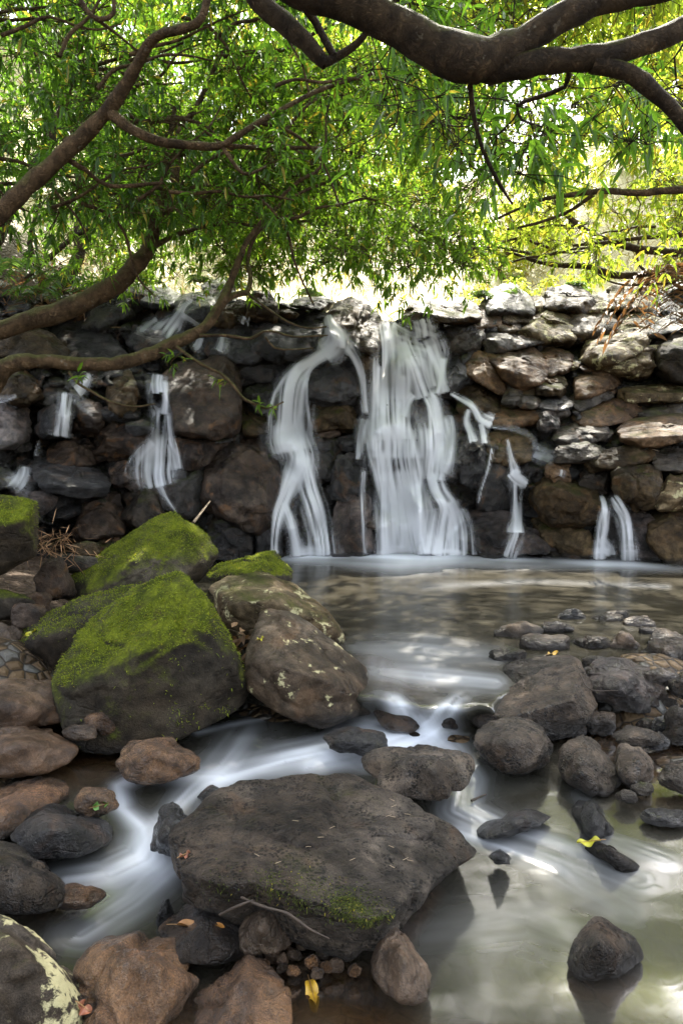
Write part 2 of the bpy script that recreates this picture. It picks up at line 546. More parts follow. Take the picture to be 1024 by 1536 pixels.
def crag(label, poly, mat, dY=0.0, th=1.0, sx=0.80, sy=0.56, drop=0.15, lean=0.0, tilt=None, rot=None, **kw):
    """a block of the rock wall: its outline, a front face set towards the pool and a back inside the wall"""
    a = np.array(poly, float)
    c = 0.5 * (a.min(0) + a.max(0))
    a = c + (a - c) * 1.14
    ext = np.ptp(a, axis=0)
    r = np.random.default_rng(int(c[0] * 3 + c[1] * 11))
    if tilt is None: tilt = r.uniform(.08, .5)
    if rot is None: rot = r.uniform(-.16, .10) - (.12 if c[0] > 800 and c[1] > 560 and c[1] < 700 else 0)
    if c[1] < 492: a = c + (a - c) * r.uniform(.9, 1.3); a[:, 1] += r.uniform(-15, 7); c = 0.5 * (a.min(0) + a.max(0))
    d_ = a - c
    a = c + np.stack([d_[:, 0] * math.cos(rot) - d_[:, 1] * math.sin(rot), d_[:, 0] * math.sin(rot) + d_[:, 1] * math.cos(rot)], 1)
    lean = lean + r.uniform(-.10, .10)
    dY = dY + r.uniform(-.16, .05) * min(1.0, ext.min() / 45)
    Y = wallY(a[:, 0], a[:, 1]) * 0.6 + wallY(c[0], c[1]) * 0.4 + dY
    size = math.sqrt(ext[0] * ext[1]) * Y.mean() / F * th
    up = np.clip((c[1] - a[:, 1]) / (ext[1] * .5), -1, 1)
    ring = P(a[:, 0], a[:, 1], Y + size * (np.where(up > 0, tilt * up, -.22 * up)))
    fr = c + (a - c) * np.array([sx, sy]) + np.array([lean * ext[0], drop * ext[1]]) + r.normal(size=a.shape) * 0.03 * ext
    front = P(fr[:, 0], fr[:, 1], Y - size * (0.34 + 0.08 * r.random(len(a))))
    bk = c + (a - c) * 0.8
    back = P(bk[:, 0], bk[:, 1], Y + size * 0.55)
    kw['p'] = 150 if kw.get('p', 22) > 14 else 40; kw.setdefault('level', 5); kw.setdefault('rough', 0.042); kw.setdefault('chunk', .06 if ext.max() < 95 else .04); kw.setdefault('grit', .012); kw.setdefault('cuts', 18); kw.setdefault('name', 'rock')
    return rock(label, np.concatenate([ring, front, back]), mat, bvh=True, water=0.22 if a[:, 1].max() > 800 else -5, **kw)


def cragb(label, x0, y0, x1, y1, mat, **kw):
    """the same with an irregular outline inside a box"""
    r = np.random.default_rng(int(x0 * 5 + y0 * 17 + x1))
    n = 8
    an = (np.arange(n) + r.uniform(-.28, .28, n)) / n * 2 * math.pi
    u, v = np.cos(an), np.sin(an)
    k = (np.abs(u) ** 3.2 + np.abs(v) ** 3.2) ** (-1 / 3.2) * r.uniform(.86, 1.05, n)
    u *= k; v *= k
    u /= np.abs(u).max(); v /= np.abs(v).max()
    poly = np.stack([(x0 + x1) / 2 + u * (x1 - x0) / 2, (y0 + y1) / 2 + v * (y1 - y0) / 2], 1)
    return crag(label, poly, mat, **kw)

# ------------------------------------------------------------------ ground, one sheet to the horizon
_lipx = np.array([-3, -0.6, 0.0, 0.35, 0.7, 1.0, 2.0, 6.0])
_lipy = np.array([3.6, 3.45, 3.24, 3.07, 3.10, 3.5, 3.62, 3.6])
_lipw = np.array([0.3, 0.2, 0.22, 0.22, 0.22, 0.16, 0.35, 1.1])


def WZ(x, y):
    """level of the water: a pool, a small lip of stones, the lower stream"""
    ly = np.interp(x, _lipx, _lipy) + (.02 + .12 * sstep(.9, 1.2, x)) * np.sin(x * 7.0 + .6) + .012 * np.sin(x * 41.0 + 1); w = np.interp(x, _lipx, _lipw)
    z = 0.05 + 0.17 * sstep(ly - 1.5 * w, ly + 0.4 * w, y)
    z = z - 0.05 * (1 - sstep(1.9, 2.7, y))
    return z


def H(x, y):
    x = np.asarray(x, float); y = np.asarray(y, float)
    wz = WZ(x, y)
    bed = wz - 0.16 - 0.10 * sstep(3.6, 5.0, y)
    # gravelly shallows beside the pool's outlet
    g = sstep(0.9, 1.5, x) * sstep(2.5, 2.9, y) * (1 - sstep(3.9, 4.6, y))
    bed = bed + g * (0.16 + .03 * np.sin(x * 9 + 2 * y) * np.sin(y * 11 - x * 3))
    # shallow brown shelf in front of the big pitted boulder
    g2 = np.exp(-((x + 0.02) / 0.22) ** 2 - ((y - 1.66) / 0.16) ** 2)
    bed = bed + g2 * 0.09
    xl = np.interp(y, [0, 2, 3, 4, 5, 6, 8], [-1.35, -1.3, -1.15, -1.5, -1.65, -1.8, -2.5])
    xr = np.interp(y, [0, 2, 3, 4, 5, 8], [2.2, 2.3, 2.5, 3.0, 4.2, 5.2])
    dl = np.maximum(0, xl - x); dr = np.maximum(0, x - xr)
    bank = 0.22 * np.tanh(dl * 3.0) + 0.30 * dl + 0.35 * dr
    low = bed + np.minimum(bank, 2.0) * (0.85 + 0.0 * y)
    y0 = 8.4 + 0.10 * np.clip(x, -4, 6)
    t = sstep(y0, y0 + 2.4, y)
    top = 2.75 + 0.50 * np.clip(y - 10.9, 0, 20) + 0.10 * np.clip(y - 30.9, 0, 300)
    top = top + 0.95 * np.clip(-x - 2.7, 0, 6) * sstep(7, 10, y) + 0.22 * np.clip(x - 4.0, 0, 10)
    return low * (1 - t) + top * t


def build_ground():
    xs = np.concatenate([np.linspace(-160, -12, 20)[:-1], np.linspace(-12, -4, 30)[:-1], np.linspace(-4, 5, 200)[:-1], np.linspace(5, 14, 34)[:-1], np.linspace(14, 160, 20)])
    ys = np.concatenate([np.linspace(-40, 0.5, 14)[:-1], np.linspace(0.5, 8, 190)[:-1], np.linspace(8, 36, 110)[:-1], np.linspace(36, 300, 20)])
    X, Y = np.meshgrid(xs, ys)
    X = X.ravel(); Y = Y.ravel()
    Z = H(X, Y)
    p = np.stack([X, Y, Z], 1)
    Z = Z + 0.035 * fbm(p * np.array([2.2, 2.2, 0]) + 3, 4, 5) * sstep(-9, -7, -np.abs(X) + 0 * Y) + 0.25 * fbm(p * np.array([.35, .35, 0]), 3, 9) * sstep(10.5, 14, Y)
    p[:, 2] = Z
    t = NT('stream_bed_and_bank_soil')
    geo = t.n('ShaderNodeNewGeometry')
    pos = geo.outputs['Position']
    v = t.n('ShaderNodeTexVoronoi', feature='F1'); t.put(v.inputs['Vector'], pos); v.inputs['Scale'].default_value = 15
    v2 = t.n('ShaderNodeTexVoronoi', feature='DISTANCE_TO_EDGE'); t.put(v2.inputs['Vector'], pos); v2.inputs['Scale'].default_value = 15
    sepc = t.n('ShaderNodeSeparateColor'); t.put(sepc.inputs[0], v.outputs['Color'])
    c = t.mix(sepc.outputs[0], (.035, .022, .012), (.13, .085, .045))
    c = t.mix(t.ss(sepc.outputs[1], .75, .9), c, (.10, .095, .085))
    c = t.mix(t.ss(v2.outputs[0], 0, .12), (.012, .009, .006), c)
    soil = t.mix(t.noise(pos, 9, 6, .7), (.02, .014, .009), (.085, .055, .034))
    spz = t.n('ShaderNodeSeparateXYZ'); t.put(spz.inputs[0], pos)
    c = t.mix(t.ss(spz.outputs[0], -1.6, -2.2), c, soil)
    grass = t.mix(t.noise(pos, 1.1, 6, .7), (.36, .31, .15), (.60, .53, .34))
    c = t.mix(t.ss(spz.outputs[1], 9.6, 11.0), c, grass)
    hgt = t.math('ADD', t.math('MULTIPLY', t.ss(v2.outputs[0], 0, .3), .8), t.math('MULTIPLY', t.noise(pos, 40, 4), .5))
    mat = t.done(t.principled(Base_Color=c, Roughness=.6, Specular_IOR_Level=.15, Normal=t.bump(hgt, .8, .03)))
    me = mesh_np('ground', p, [grid_faces(len(xs), len(ys))], mat)
    tag(link('ground', me), kind='structure')


build_ground()


def wall_top(px):
    return np.interp(px, [-600, -100, 0, 120, 215, 270, 330, 400, 470, 540, 590, 640, 700, 780, 850, 930, 1024, 1700],
                     [415, 420, 428, 432, 436, 448, 447, 462, 466, 470, 481, 478, 462, 460, 448, 440, 436, 420])


def build_wall():
    pxs = np.arange(-600, 1701, 3.6)
    nv = 170
    PX = np.repeat(pxs[None], nv, 0)
    V = np.linspace(0, 1, nv)[:, None]
    jag = 12 * fbm(np.stack([pxs / 30, pxs * 0, pxs * 0], 1), 3, 4)
    PY = (wall_top(PX) + jag[None]) * (1 - V) + 900 * V
    px = PX.ravel(); py = PY.ravel()
    q = np.stack([px, py, px * 0], 1)
    wx = px + 9 * fbm(q / 40, 3, 2); wy = py + 7 * fbm(q / 40 + 50, 3, 3)

    def cells(sx, sy, seed, amp, tilt, crk):
        r = np.random.default_rng(seed)
        gx = np.arange(-650, 1760, sx); gy = np.arange(380, 930, sy)
        A, B = np.meshgrid(gx, gy)
        A = A + ((np.arange(len(gy)) % 2) * sx / 2)[:, None]
        sxy = np.stack([A.ravel() + r.uniform(-.42, .42, A.size) * sx, B.ravel() + r.uniform(-.42, .42, A.size) * sy], 1)
        off = r.uniform(-1, 1, A.size) * amp; ta = r.uniform(-1, 1, A.size) * tilt; tb = r.uniform(-0.4, 1.3, A.size) * tilt
        out = np.empty(len(px)); edge = np.empty(len(px))
        for k in range(0, len(px), 4000):
            d = np.hypot((wx[k:k + 4000, None] - sxy[None, :, 0]) / sx, (wy[k:k + 4000, None] - sxy[None, :, 1]) / sy)
            i2 = np.argpartition(d, 1, axis=1)[:, :2]
            dd = np.take_along_axis(d, i2, 1); o = np.argsort(dd, 1)
            i2 = np.take_along_axis(i2, o, 1); dd = np.take_along_axis(dd, o, 1)
            i = i2[:, 0]
            out[k:k + 4000] = off[i] + ta[i] * (wx[k:k + 4000] - sxy[i, 0]) / sx - tb[i] * (wy[k:k + 4000] - sxy[i, 1]) / sy
            edge[k:k + 4000] = dd[:, 1] - dd[:, 0]
        return out + crk * (1 - sstep(0.0, 0.16, edge))
    big = cells(52, 36, 5, .13, .20, .13)
    small = cells(19, 15, 6, .05, .09, .05)
    fine = 0.025 * fbm(q / 7.0, 3, 8)
    fade = sstep(0.0, 0.05, np.repeat(V, len(pxs), 1).ravel())
    Y = wallY(px, py) + 0.10 + (big + small) * fade + fine
    p = P(px, py, Y)
    # lip behind the top edge
    nx = len(pxs)
    top = p[:nx].copy()
    rows = []
    for k, (dy, dz) in enumerate(((1.6, -.75), (.8, -.30), (.3, -.06))):
        rr = top.copy(); rr[:, 1] += dy; rr[:, 2] += dz; rr[:, 0] += (top[:, 0] / top[:, 1]) * dy
        rows.append(rr)
    p = np.concatenate(rows + [p])
    me = mesh_np('cliff', p, [grid_faces(nx, nv + 3)], M['blackmoss'])
    o = link('cliff', me)
    o['waterline'] = 0.22
    tag(o, kind='structure')
    f = grid_faces(nx, nv + 3)
    ROCKS_BVH.append((p, f))


build_wall()

# ------------------------------------------------------------------ boulders in and beside the stream
ST, PO = 0.05, 0.22
BIG = hero('large flat-topped pitted grey boulder with a mossy edge in the middle of the stream',
     [(242, 1312, 1.98), (258, 1272, 2.05), (330, 1208, 2.2), (372, 1172, 2.34), (420, 1178, 2.36), (545, 1158, 2.42), (600, 1180, 2.36), (690, 1240, 2.2), (717, 1280, 2.1),
      (690, 1312, 1.98), (655, 1352, 1.88), (575, 1428, 1.76), (540, 1434, 1.76), (470, 1412, 1.78), (300, 1348, 1.92), (250, 1338, 1.95),
      (262, 1300, 1.86), (420, 1322, 1.74), (548, 1368, 1.66), (600, 1372, 1.68), (400, 1250, 2.7), (620, 1260, 2.6)], 'greymoss', p=70, level=7, rough=.022, water=.02, cuts=3, chunk=.03, grit=.007)
hero('tall boulder with a bright moss cap and a bare front at the cascade',
     [(272, 856, 3.45), (240, 868, 3.5), (190, 890, 3.55), (305, 892, 3.3), (333, 962, 3.22), (376, 1035, 3.25), (370, 1062, 3.2), (300, 1094, 3.02), (180, 1134, 2.9), (112, 1108, 2.98), (86, 1020, 3.15),
      (118, 955, 3.36), (215, 978, 3.0), (308, 955, 3.08), (130, 1020, 3.0), (260, 900, 3.9), (140, 960, 3.85), (340, 980, 3.75)], 'moss', p=50, level=6, cuts=4, rough=.03, water=.06, chunk=.018, mossy=9000)
hero('long wedge-shaped mossy boulder sloping down behind the tall mossy one',
     [(70, 908, 4.6), (80, 880, 4.7), (140, 835, 4.9), (235, 774, 5.2), (286, 768, 5.2), (327, 832, 5.0), (312, 862, 4.9), (225, 905, 4.55), (100, 918, 4.45), (205, 838, 4.6), (300, 840, 4.75), (250, 800, 5.6), (120, 860, 5.3)], 'moss', p=55, level=6, cuts=4, rough=.03, water=.2, chunk=.018, mossy=9000)
hero('square mossy block cut by the frame above the pine needles',
     [(-70, 748, 4.4), (10, 744, 4.5), (48, 742, 4.5), (56, 800, 4.4), (52, 838, 4.35), (0, 868, 4.2), (-80, 880, 4.2), (-20, 790, 4.1), (40, 780, 4.2), (-40, 800, 5.0), (50, 790, 4.9)], 'moss', p=30, level=5, rough=.03, chunk=.018, mossy=4000)
hero('low moss-covered rock at the pool edge behind the lichen boulder',
     [(308, 868, 4.7), (330, 848, 4.75), (375, 836, 4.8), (415, 826, 4.85), (437, 850, 4.8), (438, 872, 4.7), (360, 885, 4.5), (380, 860, 4.4), (370, 850, 5.2)], 'moss', p=24, level=5, rough=.07, water=PO, mossy=4000)
hero('pale lichen-spotted boulder with a mossy back beside the pool',
     [(312, 882, 4.2), (340, 866, 4.3), (400, 858, 4.35), (440, 880, 4.3), (485, 915, 4.15), (518, 955, 4.05), (510, 970, 4.0), (400, 972, 3.85), (330, 960, 3.9), (345, 905, 3.85), (430, 905, 3.85), (400, 890, 4.8), (480, 930, 4.6)], 'lichen', p=40, level=6, rough=.03, water=PO, cuts=3, chunk=.03)
hero('pointed grey boulder with lichen leaning over the small cascade',
     [(396, 920, 3.65), (410, 911, 3.7), (432, 914, 3.7), (480, 945, 3.65), (545, 1000, 3.55), (563, 1045, 3.4), (555, 1070, 3.3), (490, 1096, 3.15), (430, 1074, 3.15), (378, 1038, 3.2), (367, 1002, 3.3), (386, 964, 3.35), (420, 1000, 3.1), (510, 1030, 3.15), (470, 960, 4.0), (550, 1010, 3.8)], 'lichenwet', p=60, level=6, rough=.026, water=.12, cuts=2, chunk=.025)
hero('long brown boulder with a moss patch wedged behind the tall mossy one',
     [(24, 965, 3.9), (40, 940, 4.0), (110, 905, 4.1), (195, 880, 4.2), (230, 900, 4.1), (130, 1010, 3.75), (60, 1034, 3.65), (30, 1018, 3.7), (60, 960, 3.6), (120, 940, 4.5)], 'halfmoss', p=20, level=5, rough=.04, water=.1, chunk=.018, mossy=4000)
hero('smooth purple-brown boulder on the bank above the dark rounded one',
     [(-60, 1040, 3.1), (0, 1018, 3.25), (70, 1024, 3.25), (104, 1050, 3.15), (104, 1085, 3.05), (40, 1098, 2.95), (-60, 1100, 2.9), (20, 1050, 2.9), (10, 1040, 3.6)], 'smooth', p=12, level=5, rough=.03)
hero('smooth dark brown loaf-shaped boulder below the purple-brown one',
     [(-70, 1110, 2.85), (0, 1090, 2.95), (60, 1098, 2.95), (110, 1130, 2.8), (100, 1155, 2.7), (20, 1174, 2.6), (-70, 1180, 2.6), (20, 1120, 2.6), (0, 1110, 3.3)], 'smooth', p=10, level=5, rough=.03, water=.02)
hero('brown wet cobble with a flat top under the tall mossy boulder',
     [(176, 1132, 2.75), (200, 1116, 2.82), (262, 1110, 2.85), (305, 1138, 2.75), (296, 1162, 2.65), (240, 1180, 2.58), (185, 1172, 2.6), (240, 1130, 2.58), (230, 1130, 3.0)], 'wetbrown', p=14, level=5, rough=.07, water=.05)
hero('small wet round stone with white water round it above the black wet one',
     [(296, 1195, 2.5), (318, 1180, 2.55), (345, 1190, 2.5), (342, 1212, 2.4), (310, 1220, 2.38), (320, 1195, 2.3), (320, 1195, 2.7)], 'black', level=4, rough=.06, water=.05)
hero('upright black wet stone splitting the white water',
     [(226, 1250, 2.25), (240, 1215, 2.35), (258, 1204, 2.38), (290, 1228, 2.32), (290, 1255, 2.24), (262, 1282, 2.16), (232, 1278, 2.16), (255, 1245, 2.1), (260, 1240, 2.5)], 'black', level=5, rough=.06, water=.03)
hero('shiny dark humped boulder beside the upright black wet stone',
     [(4, 1250, 2.3), (30, 1222, 2.4), (60, 1212, 2.42), (140, 1235, 2.35), (166, 1262, 2.25), (120, 1284, 2.16), (40, 1290, 2.12), (60, 1245, 2.1), (80, 1240, 2.6)], 'black', p=10, level=5, rough=.06, water=.03)
hero('flat reddish-brown wet slab with pebbles at the water edge',
     [(-60, 1210, 2.5), (0, 1185, 2.62), (60, 1172, 2.68), (100, 1178, 2.65), (90, 1205, 2.52), (20, 1255, 2.3), (-60, 1275, 2.25), (0, 1215, 2.35), (20, 1190, 2.9)], 'wetbrown', p=16, level=5, rough=.06, water=.02)
hero('dark pitted boulder with a green side cut off by the frame',
     [(-80, 1290, 2.1), (0, 1282, 2.15), (50, 1300, 2.12), (100, 1345, 1.98), (90, 1365, 1.9), (0, 1365, 1.88), (-80, 1365, 1.9), (10, 1310, 1.85), (0, 1300, 2.4)], 'greymoss', p=14, level=5, rough=.05, water=.03)
hero('boulder with big pale yellow lichen patches in the corner',
     [(-90, 1400, 1.75), (-10, 1384, 1.8), (40, 1420, 1.78), (100, 1490, 1.65), (120, 1560, 1.52), (60, 1620, 1.42), (-90, 1640, 1.4), (0, 1430, 1.5), (40, 1480, 1.48), (0, 1450, 2.0)], 'lichenbig', p=16, level=6, rough=.04)
hero('rounded tan-brown wet rock below the dark slab with the orange leaf',
     [(98, 1470, 1.66), (130, 1428, 1.74), (200, 1404, 1.80), (262, 1410, 1.78), (296, 1470, 1.66), (280, 1540, 1.52), (220, 1590, 1.45), (110, 1560, 1.48), (170, 1440, 1.6), (250, 1450, 1.6), (190, 1450, 2.0)], 'wetbrown', p=34, level=6, rough=.045, chunk=.06, grit=.010, cuts=7)
hero('dark wet slab carrying the long orange leaf',
     [(228, 1418, 1.82), (255, 1388, 1.9), (298, 1354, 1.97), (330, 1360, 1.96), (362, 1410, 1.84), (378, 1440, 1.76), (340, 1446, 1.7), (250, 1446, 1.72), (300, 1400, 1.76), (300, 1380, 2.1)], 'wetdark', p=30, level=5, rough=.04)
hero('low sloping grey-brown rock at the bottom edge beside the brown shallows',
     [(290, 1500, 1.6), (330, 1470, 1.66), (378, 1430, 1.74), (430, 1480, 1.62), (440, 1520, 1.55), (420, 1600, 1.42), (300, 1600, 1.42), (370, 1470, 1.58), (360, 1500, 1.9)], 'wetbrown', p=34, level=6, rough=.045, chunk=.06, grit=.010, cuts=7)
hero('round dark cobble tucked under the pitted boulder above the pebbles',
     [(360, 1390, 1.82), (380, 1358, 1.88), (420, 1352, 1.9), (440, 1385, 1.84), (436, 1415, 1.77), (400, 1428, 1.72), (365, 1418, 1.75), (400, 1390, 1.68), (400, 1380, 2.0)], 'stone', p=7, level=5, rough=.02)
hero('wet grey-brown stone standing in the brown shallows below the pitted boulder',
     [(556, 1455, 1.68), (590, 1412, 1.77), (605, 1408, 1.78), (640, 1450, 1.70), (652, 1490, 1.62), (640, 1512, 1.56), (600, 1512, 1.55), (610, 1455, 1.56), (600, 1450, 1.9)], 'stone', p=10, level=5, rough=.05, water=0.0)
hero('pyramid-shaped pitted brown stone alone in the still murky water',
     [(848, 1445, 1.76), (880, 1388, 1.87), (905, 1378, 1.88), (950, 1405, 1.84), (970, 1438, 1.77), (930, 1468, 1.70), (870, 1472, 1.69), (900, 1420, 1.66), (910, 1420, 2.0)], 'grey', p=24, level=5, rough=.03, water=.015, cuts=0, chunk=.02)
hero('dark pitted boulder touching the back of the big flat-topped one',
     [(542, 1148, 2.6), (570, 1132, 2.68), (640, 1122, 2.7), (700, 1136, 2.62), (716, 1158, 2.55), (690, 1195, 2.42), (650, 1210, 2.38), (580, 1190, 2.4), (630, 1150, 2.4), (620, 1150, 2.9)], 'grey', p=14, level=5, rough=.05, water=.06)
hero('rounded pitted grey boulder with a small dark chip leaning on it',
     [(708, 1110, 2.85), (730, 1088, 2.95), (785, 1080, 3.0), (828, 1100, 2.9), (834, 1128, 2.82), (800, 1164, 2.7), (770, 1170, 2.68), (720, 1135, 2.75), (770, 1110, 2.66), (770, 1110, 3.2)], 'grey', p=10, level=5, rough=.045, water=.05)
hero('round dark pitted boulder between the grey one and the small grey stones',
     [(832, 1135, 2.75), (850, 1112, 2.82), (885, 1104, 2.85), (925, 1140, 2.75), (932, 1172, 2.65), (905, 1192, 2.58), (850, 1180, 2.6), (880, 1145, 2.56), (880, 1140, 3.0)], 'grey', p=10, level=5, rough=.04, water=.05)
hero('long angular pitted boulder, two-stepped, lying beside the cascade',
     [(690, 1065, 3.25), (740, 1045, 3.35), (800, 1030, 3.4), (840, 1010, 3.45), (862, 985, 3.55), (872, 992, 3.5), (905, 1080, 3.1), (880, 1108, 3.0), (780, 1110, 3.02), (720, 1090, 3.1), (860, 1050, 3.05), (780, 1070, 3.05), (800, 1040, 3.7)], 'grey', p=60, level=6, rough=.03, water=.13, cuts=4, chunk=.03)
hero('flat upper step of the long angular boulder rising from the pool outlet',
     [(752, 1002, 3.65), (790, 990, 3.72), (860, 984, 3.72), (876, 1004, 3.6), (830, 1030, 3.4), (770, 1036, 3.4), (810, 1010, 3.4), (810, 1000, 3.9)], 'grey', p=16, level=5, rough=.05, water=.2)
hero('craggy shiny black boulder with white glints beside the outlet',
     [(874, 1010, 3.5), (895, 988, 3.6), (930, 984, 3.6), (985, 1000, 3.55), (1010, 1040, 3.4), (1000, 1075, 3.25), (930, 1082, 3.2), (885, 1050, 3.3), (940, 1020, 3.2), (950, 1020, 3.8)], 'broken', p=16, level=6, rough=.11, water=.15)
hero('flat grey pebble lying in shallow brown water below the shiny black boulder',
     [(914, 1104, 3.0), (945, 1088, 3.08), (985, 1098, 3.02), (996, 1112, 2.95), (960, 1122, 2.9), (925, 1118, 2.92), (955, 1105, 2.88)], 'grey', p=9, level=4, rough=.05, water=.06)
hero('small angular dark stone with a pale water ring beside the round pitted one',
     [(918, 1150, 2.72), (930, 1120, 2.82), (960, 1116, 2.84), (986, 1150, 2.72), (980, 1172, 2.65), (935, 1178, 2.62), (950, 1145, 2.6), (950, 1145, 3.0)], 'grey', p=14, level=4, rough=.04, water=.05)
hero('smooth grey stone half out of the frame in the shallows',
     [(978, 1168, 2.68), (1000, 1142, 2.76), (1040, 1138, 2.76), (1060, 1160, 2.7), (1040, 1196, 2.56), (1000, 1192, 2.58), (1015, 1165, 2.55)], 'grey', p=10, level=4, rough=.04, water=.05)
hero('sharp black wet rock in the fast water above the yellow leaf',
     [(860, 1225, 2.46), (872, 1206, 2.52), (895, 1210, 2.5), (920, 1240, 2.4), (915, 1252, 2.34), (880, 1250, 2.34), (890, 1225, 2.3), (890, 1225, 2.6)], 'black', level=4, rough=.08, water=.04)
hero('flat dark pebble with a yellow leaf on its tip',
     [(874, 1275, 2.3), (900, 1266, 2.34), (945, 1290, 2.26), (962, 1303, 2.2), (940, 1310, 2.17), (895, 1296, 2.2), (915, 1280, 2.16)], 'grey', p=9, level=4, rough=.05, water=.03)
hero('low glinting wet rock with white water spilling round it',
     [(712, 1245, 2.4), (745, 1230, 2.44), (790, 1214, 2.5), (826, 1226, 2.44), (800, 1245, 2.36), (740, 1262, 2.3), (770, 1238, 2.3)], 'black', p=10, level=4, rough=.12, water=.04)
hero('tiny dark stone just breaking the milky water',
     [(732, 1285, 2.2), (748, 1276, 2.24), (765, 1286, 2.2), (760, 1296, 2.16), (742, 1298, 2.15), (750, 1286, 2.12)], 'black', p=9, level=3, water=.03)
hero('small dark triangular rock in the foam below the cascade',
     [(484, 1106, 3.0), (520, 1092, 3.08), (560, 1098, 3.05), (582, 1120, 2.95), (540, 1134, 2.88), (495, 1126, 2.9), (530, 1110, 2.85)], 'black', p=12, level=4, rough=.08, water=.08)
hero('brown rounded lip stone under the cascade',
     [(555, 1058, 3.32), (590, 1044, 3.4), (630, 1052, 3.36), (640, 1075, 3.24), (620, 1100, 3.16), (570, 1096, 3.16), (595, 1068, 3.18), (600, 1060, 3.6)], 'wetbrown', p=10, level=4, rough=.05, water=.3)
hero('second brown lip stone where the water parts',
     [(652, 1062, 3.32), (680, 1056, 3.36), (708, 1066, 3.3), (706, 1088, 3.2), (670, 1098, 3.14), (652, 1086, 3.2), (680, 1072, 3.16), (680, 1066, 3.5)], 'wetbrown', p=10, level=4, rough=.05, water=.3)
for label, x, y, w, h, Y, m in [
    ('low grey-brown angular rock at the pool edge', 776, 952, 78, 46, 4.35, 'lichenwet'),
    ('tan flat-backed stone with a leaf below the low grey-brown rock', 816, 969, 78, 36, 4.1, 'stone'),
    ('dark round stone among the pool-edge stones', 882, 970, 66, 52, 4.15, 'grey'),
    ('brown round stone with a small green leaf beside the dark round one', 932, 970, 54, 50, 4.1, 'stone'),
    ('dark grey humped stone standing in the pool', 913, 937, 56, 40, 4.75, 'grey'),
    ('tan smooth stone behind the wet flat stones', 957, 940, 52, 34, 4.6, 'stone'),
    ('small brown smooth stone below the tan smooth one', 975, 954, 40, 30, 4.4, 'stone'),
    ('large dark hollowed boulder at the edge of the pool shallows', 1010, 990, 90, 62, 3.9, 'grey'),
    ('flat shiny wet stone level with the pool', 1004, 935, 46, 14, 4.85, 'black'),
    ('flat wet stone awash beside the tan leaf stone', 846, 958, 60, 22, 4.45, 'black'),
    ('low wet stone awash in the pool between grey stones', 880, 948, 40, 16, 4.6, 'black'),
    ('thin flat wet rock awash at the frame edge', 1000, 1226, 80, 22, 2.42, 'black'),
    ('small dark flat rock in the brown shallows', 1015, 1075, 40, 40, 3.1, 'grey'),
    ('greenish low stone on the bank beside the mossy wedge', 18, 905, 76, 52, 4.2, 'halfmoss'),
    ('brown worn stone on the bank under the greenish one', 8, 965, 60, 66, 3.9, 'stone'),
    ('dark jagged bit of rock on the bank below the needles', 84, 872, 56, 76, 4.5, 'brown'),
    ('flat grey stone on the bank between moss blocks', 112, 845, 80, 34, 4.85, 'slab'),
    ('small brown stone beside the long mossy wedge', 62, 905, 42, 40, 4.3, 'brown'),
    ('greenish flat stone by the dry pine needles', 128, 824, 48, 28, 5.1, 'brownmoss'),
    ('dark broken stone under the brown worn one', 40, 925, 60, 46, 4.0, 'brown'),
    ('small slab edge against the tall mossy boulder', 150, 1085, 60, 40, 2.95, 'wetbrown'),
    ('little brown stone on the wet slab', 120, 1098, 56, 26, 2.9, 'stone'),
    ('white-rimmed stone under fast water with a green leaf', 150, 1202, 80, 50, 2.42, 'wetbrown'),
    ('brown sunken stone by the dark pitted corner boulder', 120, 1345, 90, 30, 1.98, 'wetbrown'),
    ('reddish pebble wedged below the tan-brown wet rock', 128, 1512, 40, 36, 1.56, 'stone'),
    ('small dark wet stone wedged beside the slab with the orange leaf', 248, 1370, 30, 50, 1.95, 'black'),
]:
    box_rock(label, x, y, w, h, Y, m, water=float(WZ(0.0 if x < 700 else 1.0, Y)), level=4)
rb = np.random.default_rng(31)
BAR = [(760, 985, 40, 22), (835, 945, 36, 20), (1000, 962, 44, 26), (960, 985, 44, 28), (895, 1000, 30, 22), (1012, 1050, 50, 34), (1020, 1095, 44, 30), (900, 1085, 40, 26), (975, 1090, 30, 18), (905, 1128, 34, 20),
       (950, 1130, 30, 16), (1012, 1120, 40, 22), (860, 1095, 26, 20), (1000, 1190, 40, 22), (965, 1185, 28, 16), (935, 960, 30, 18), (860, 925, 34, 18), (1030, 1000, 40, 30), (990, 1020, 36, 26), (1025, 1160, 40, 24),
       (845, 1080, 36, 26), (815, 1000, 34, 18), (940, 1195, 24, 14), (1015, 1078, 30, 20), (890, 968, 30, 20), (985, 940, 30, 16), (925, 925, 26, 14), (870, 990, 26, 18)]
for x, y, w, h in BAR[::2] + BAR[1:12:3] + [(992, 1062, 34, 24), (1004, 1090, 40, 26), (982, 1112, 30, 18), (1018, 1104, 34, 22), (996, 1040, 32, 22), (1030, 1075, 40, 28), (1022, 1030, 36, 26)]:
    Yb = float(G(x, y + h * .3, .2 if y < 1040 else .08)[1])
    box_rock('dark wet stone in the gravel bar beside the pool outlet', x, y, w * 1.5, h * 1.5, Yb, rb.choice(['grey', 'black', 'slab', 'wetdark', 'grey']), level=4, group='dark stones of the gravel bar', water=float(WZ(1.5, Yb)), name='stone')
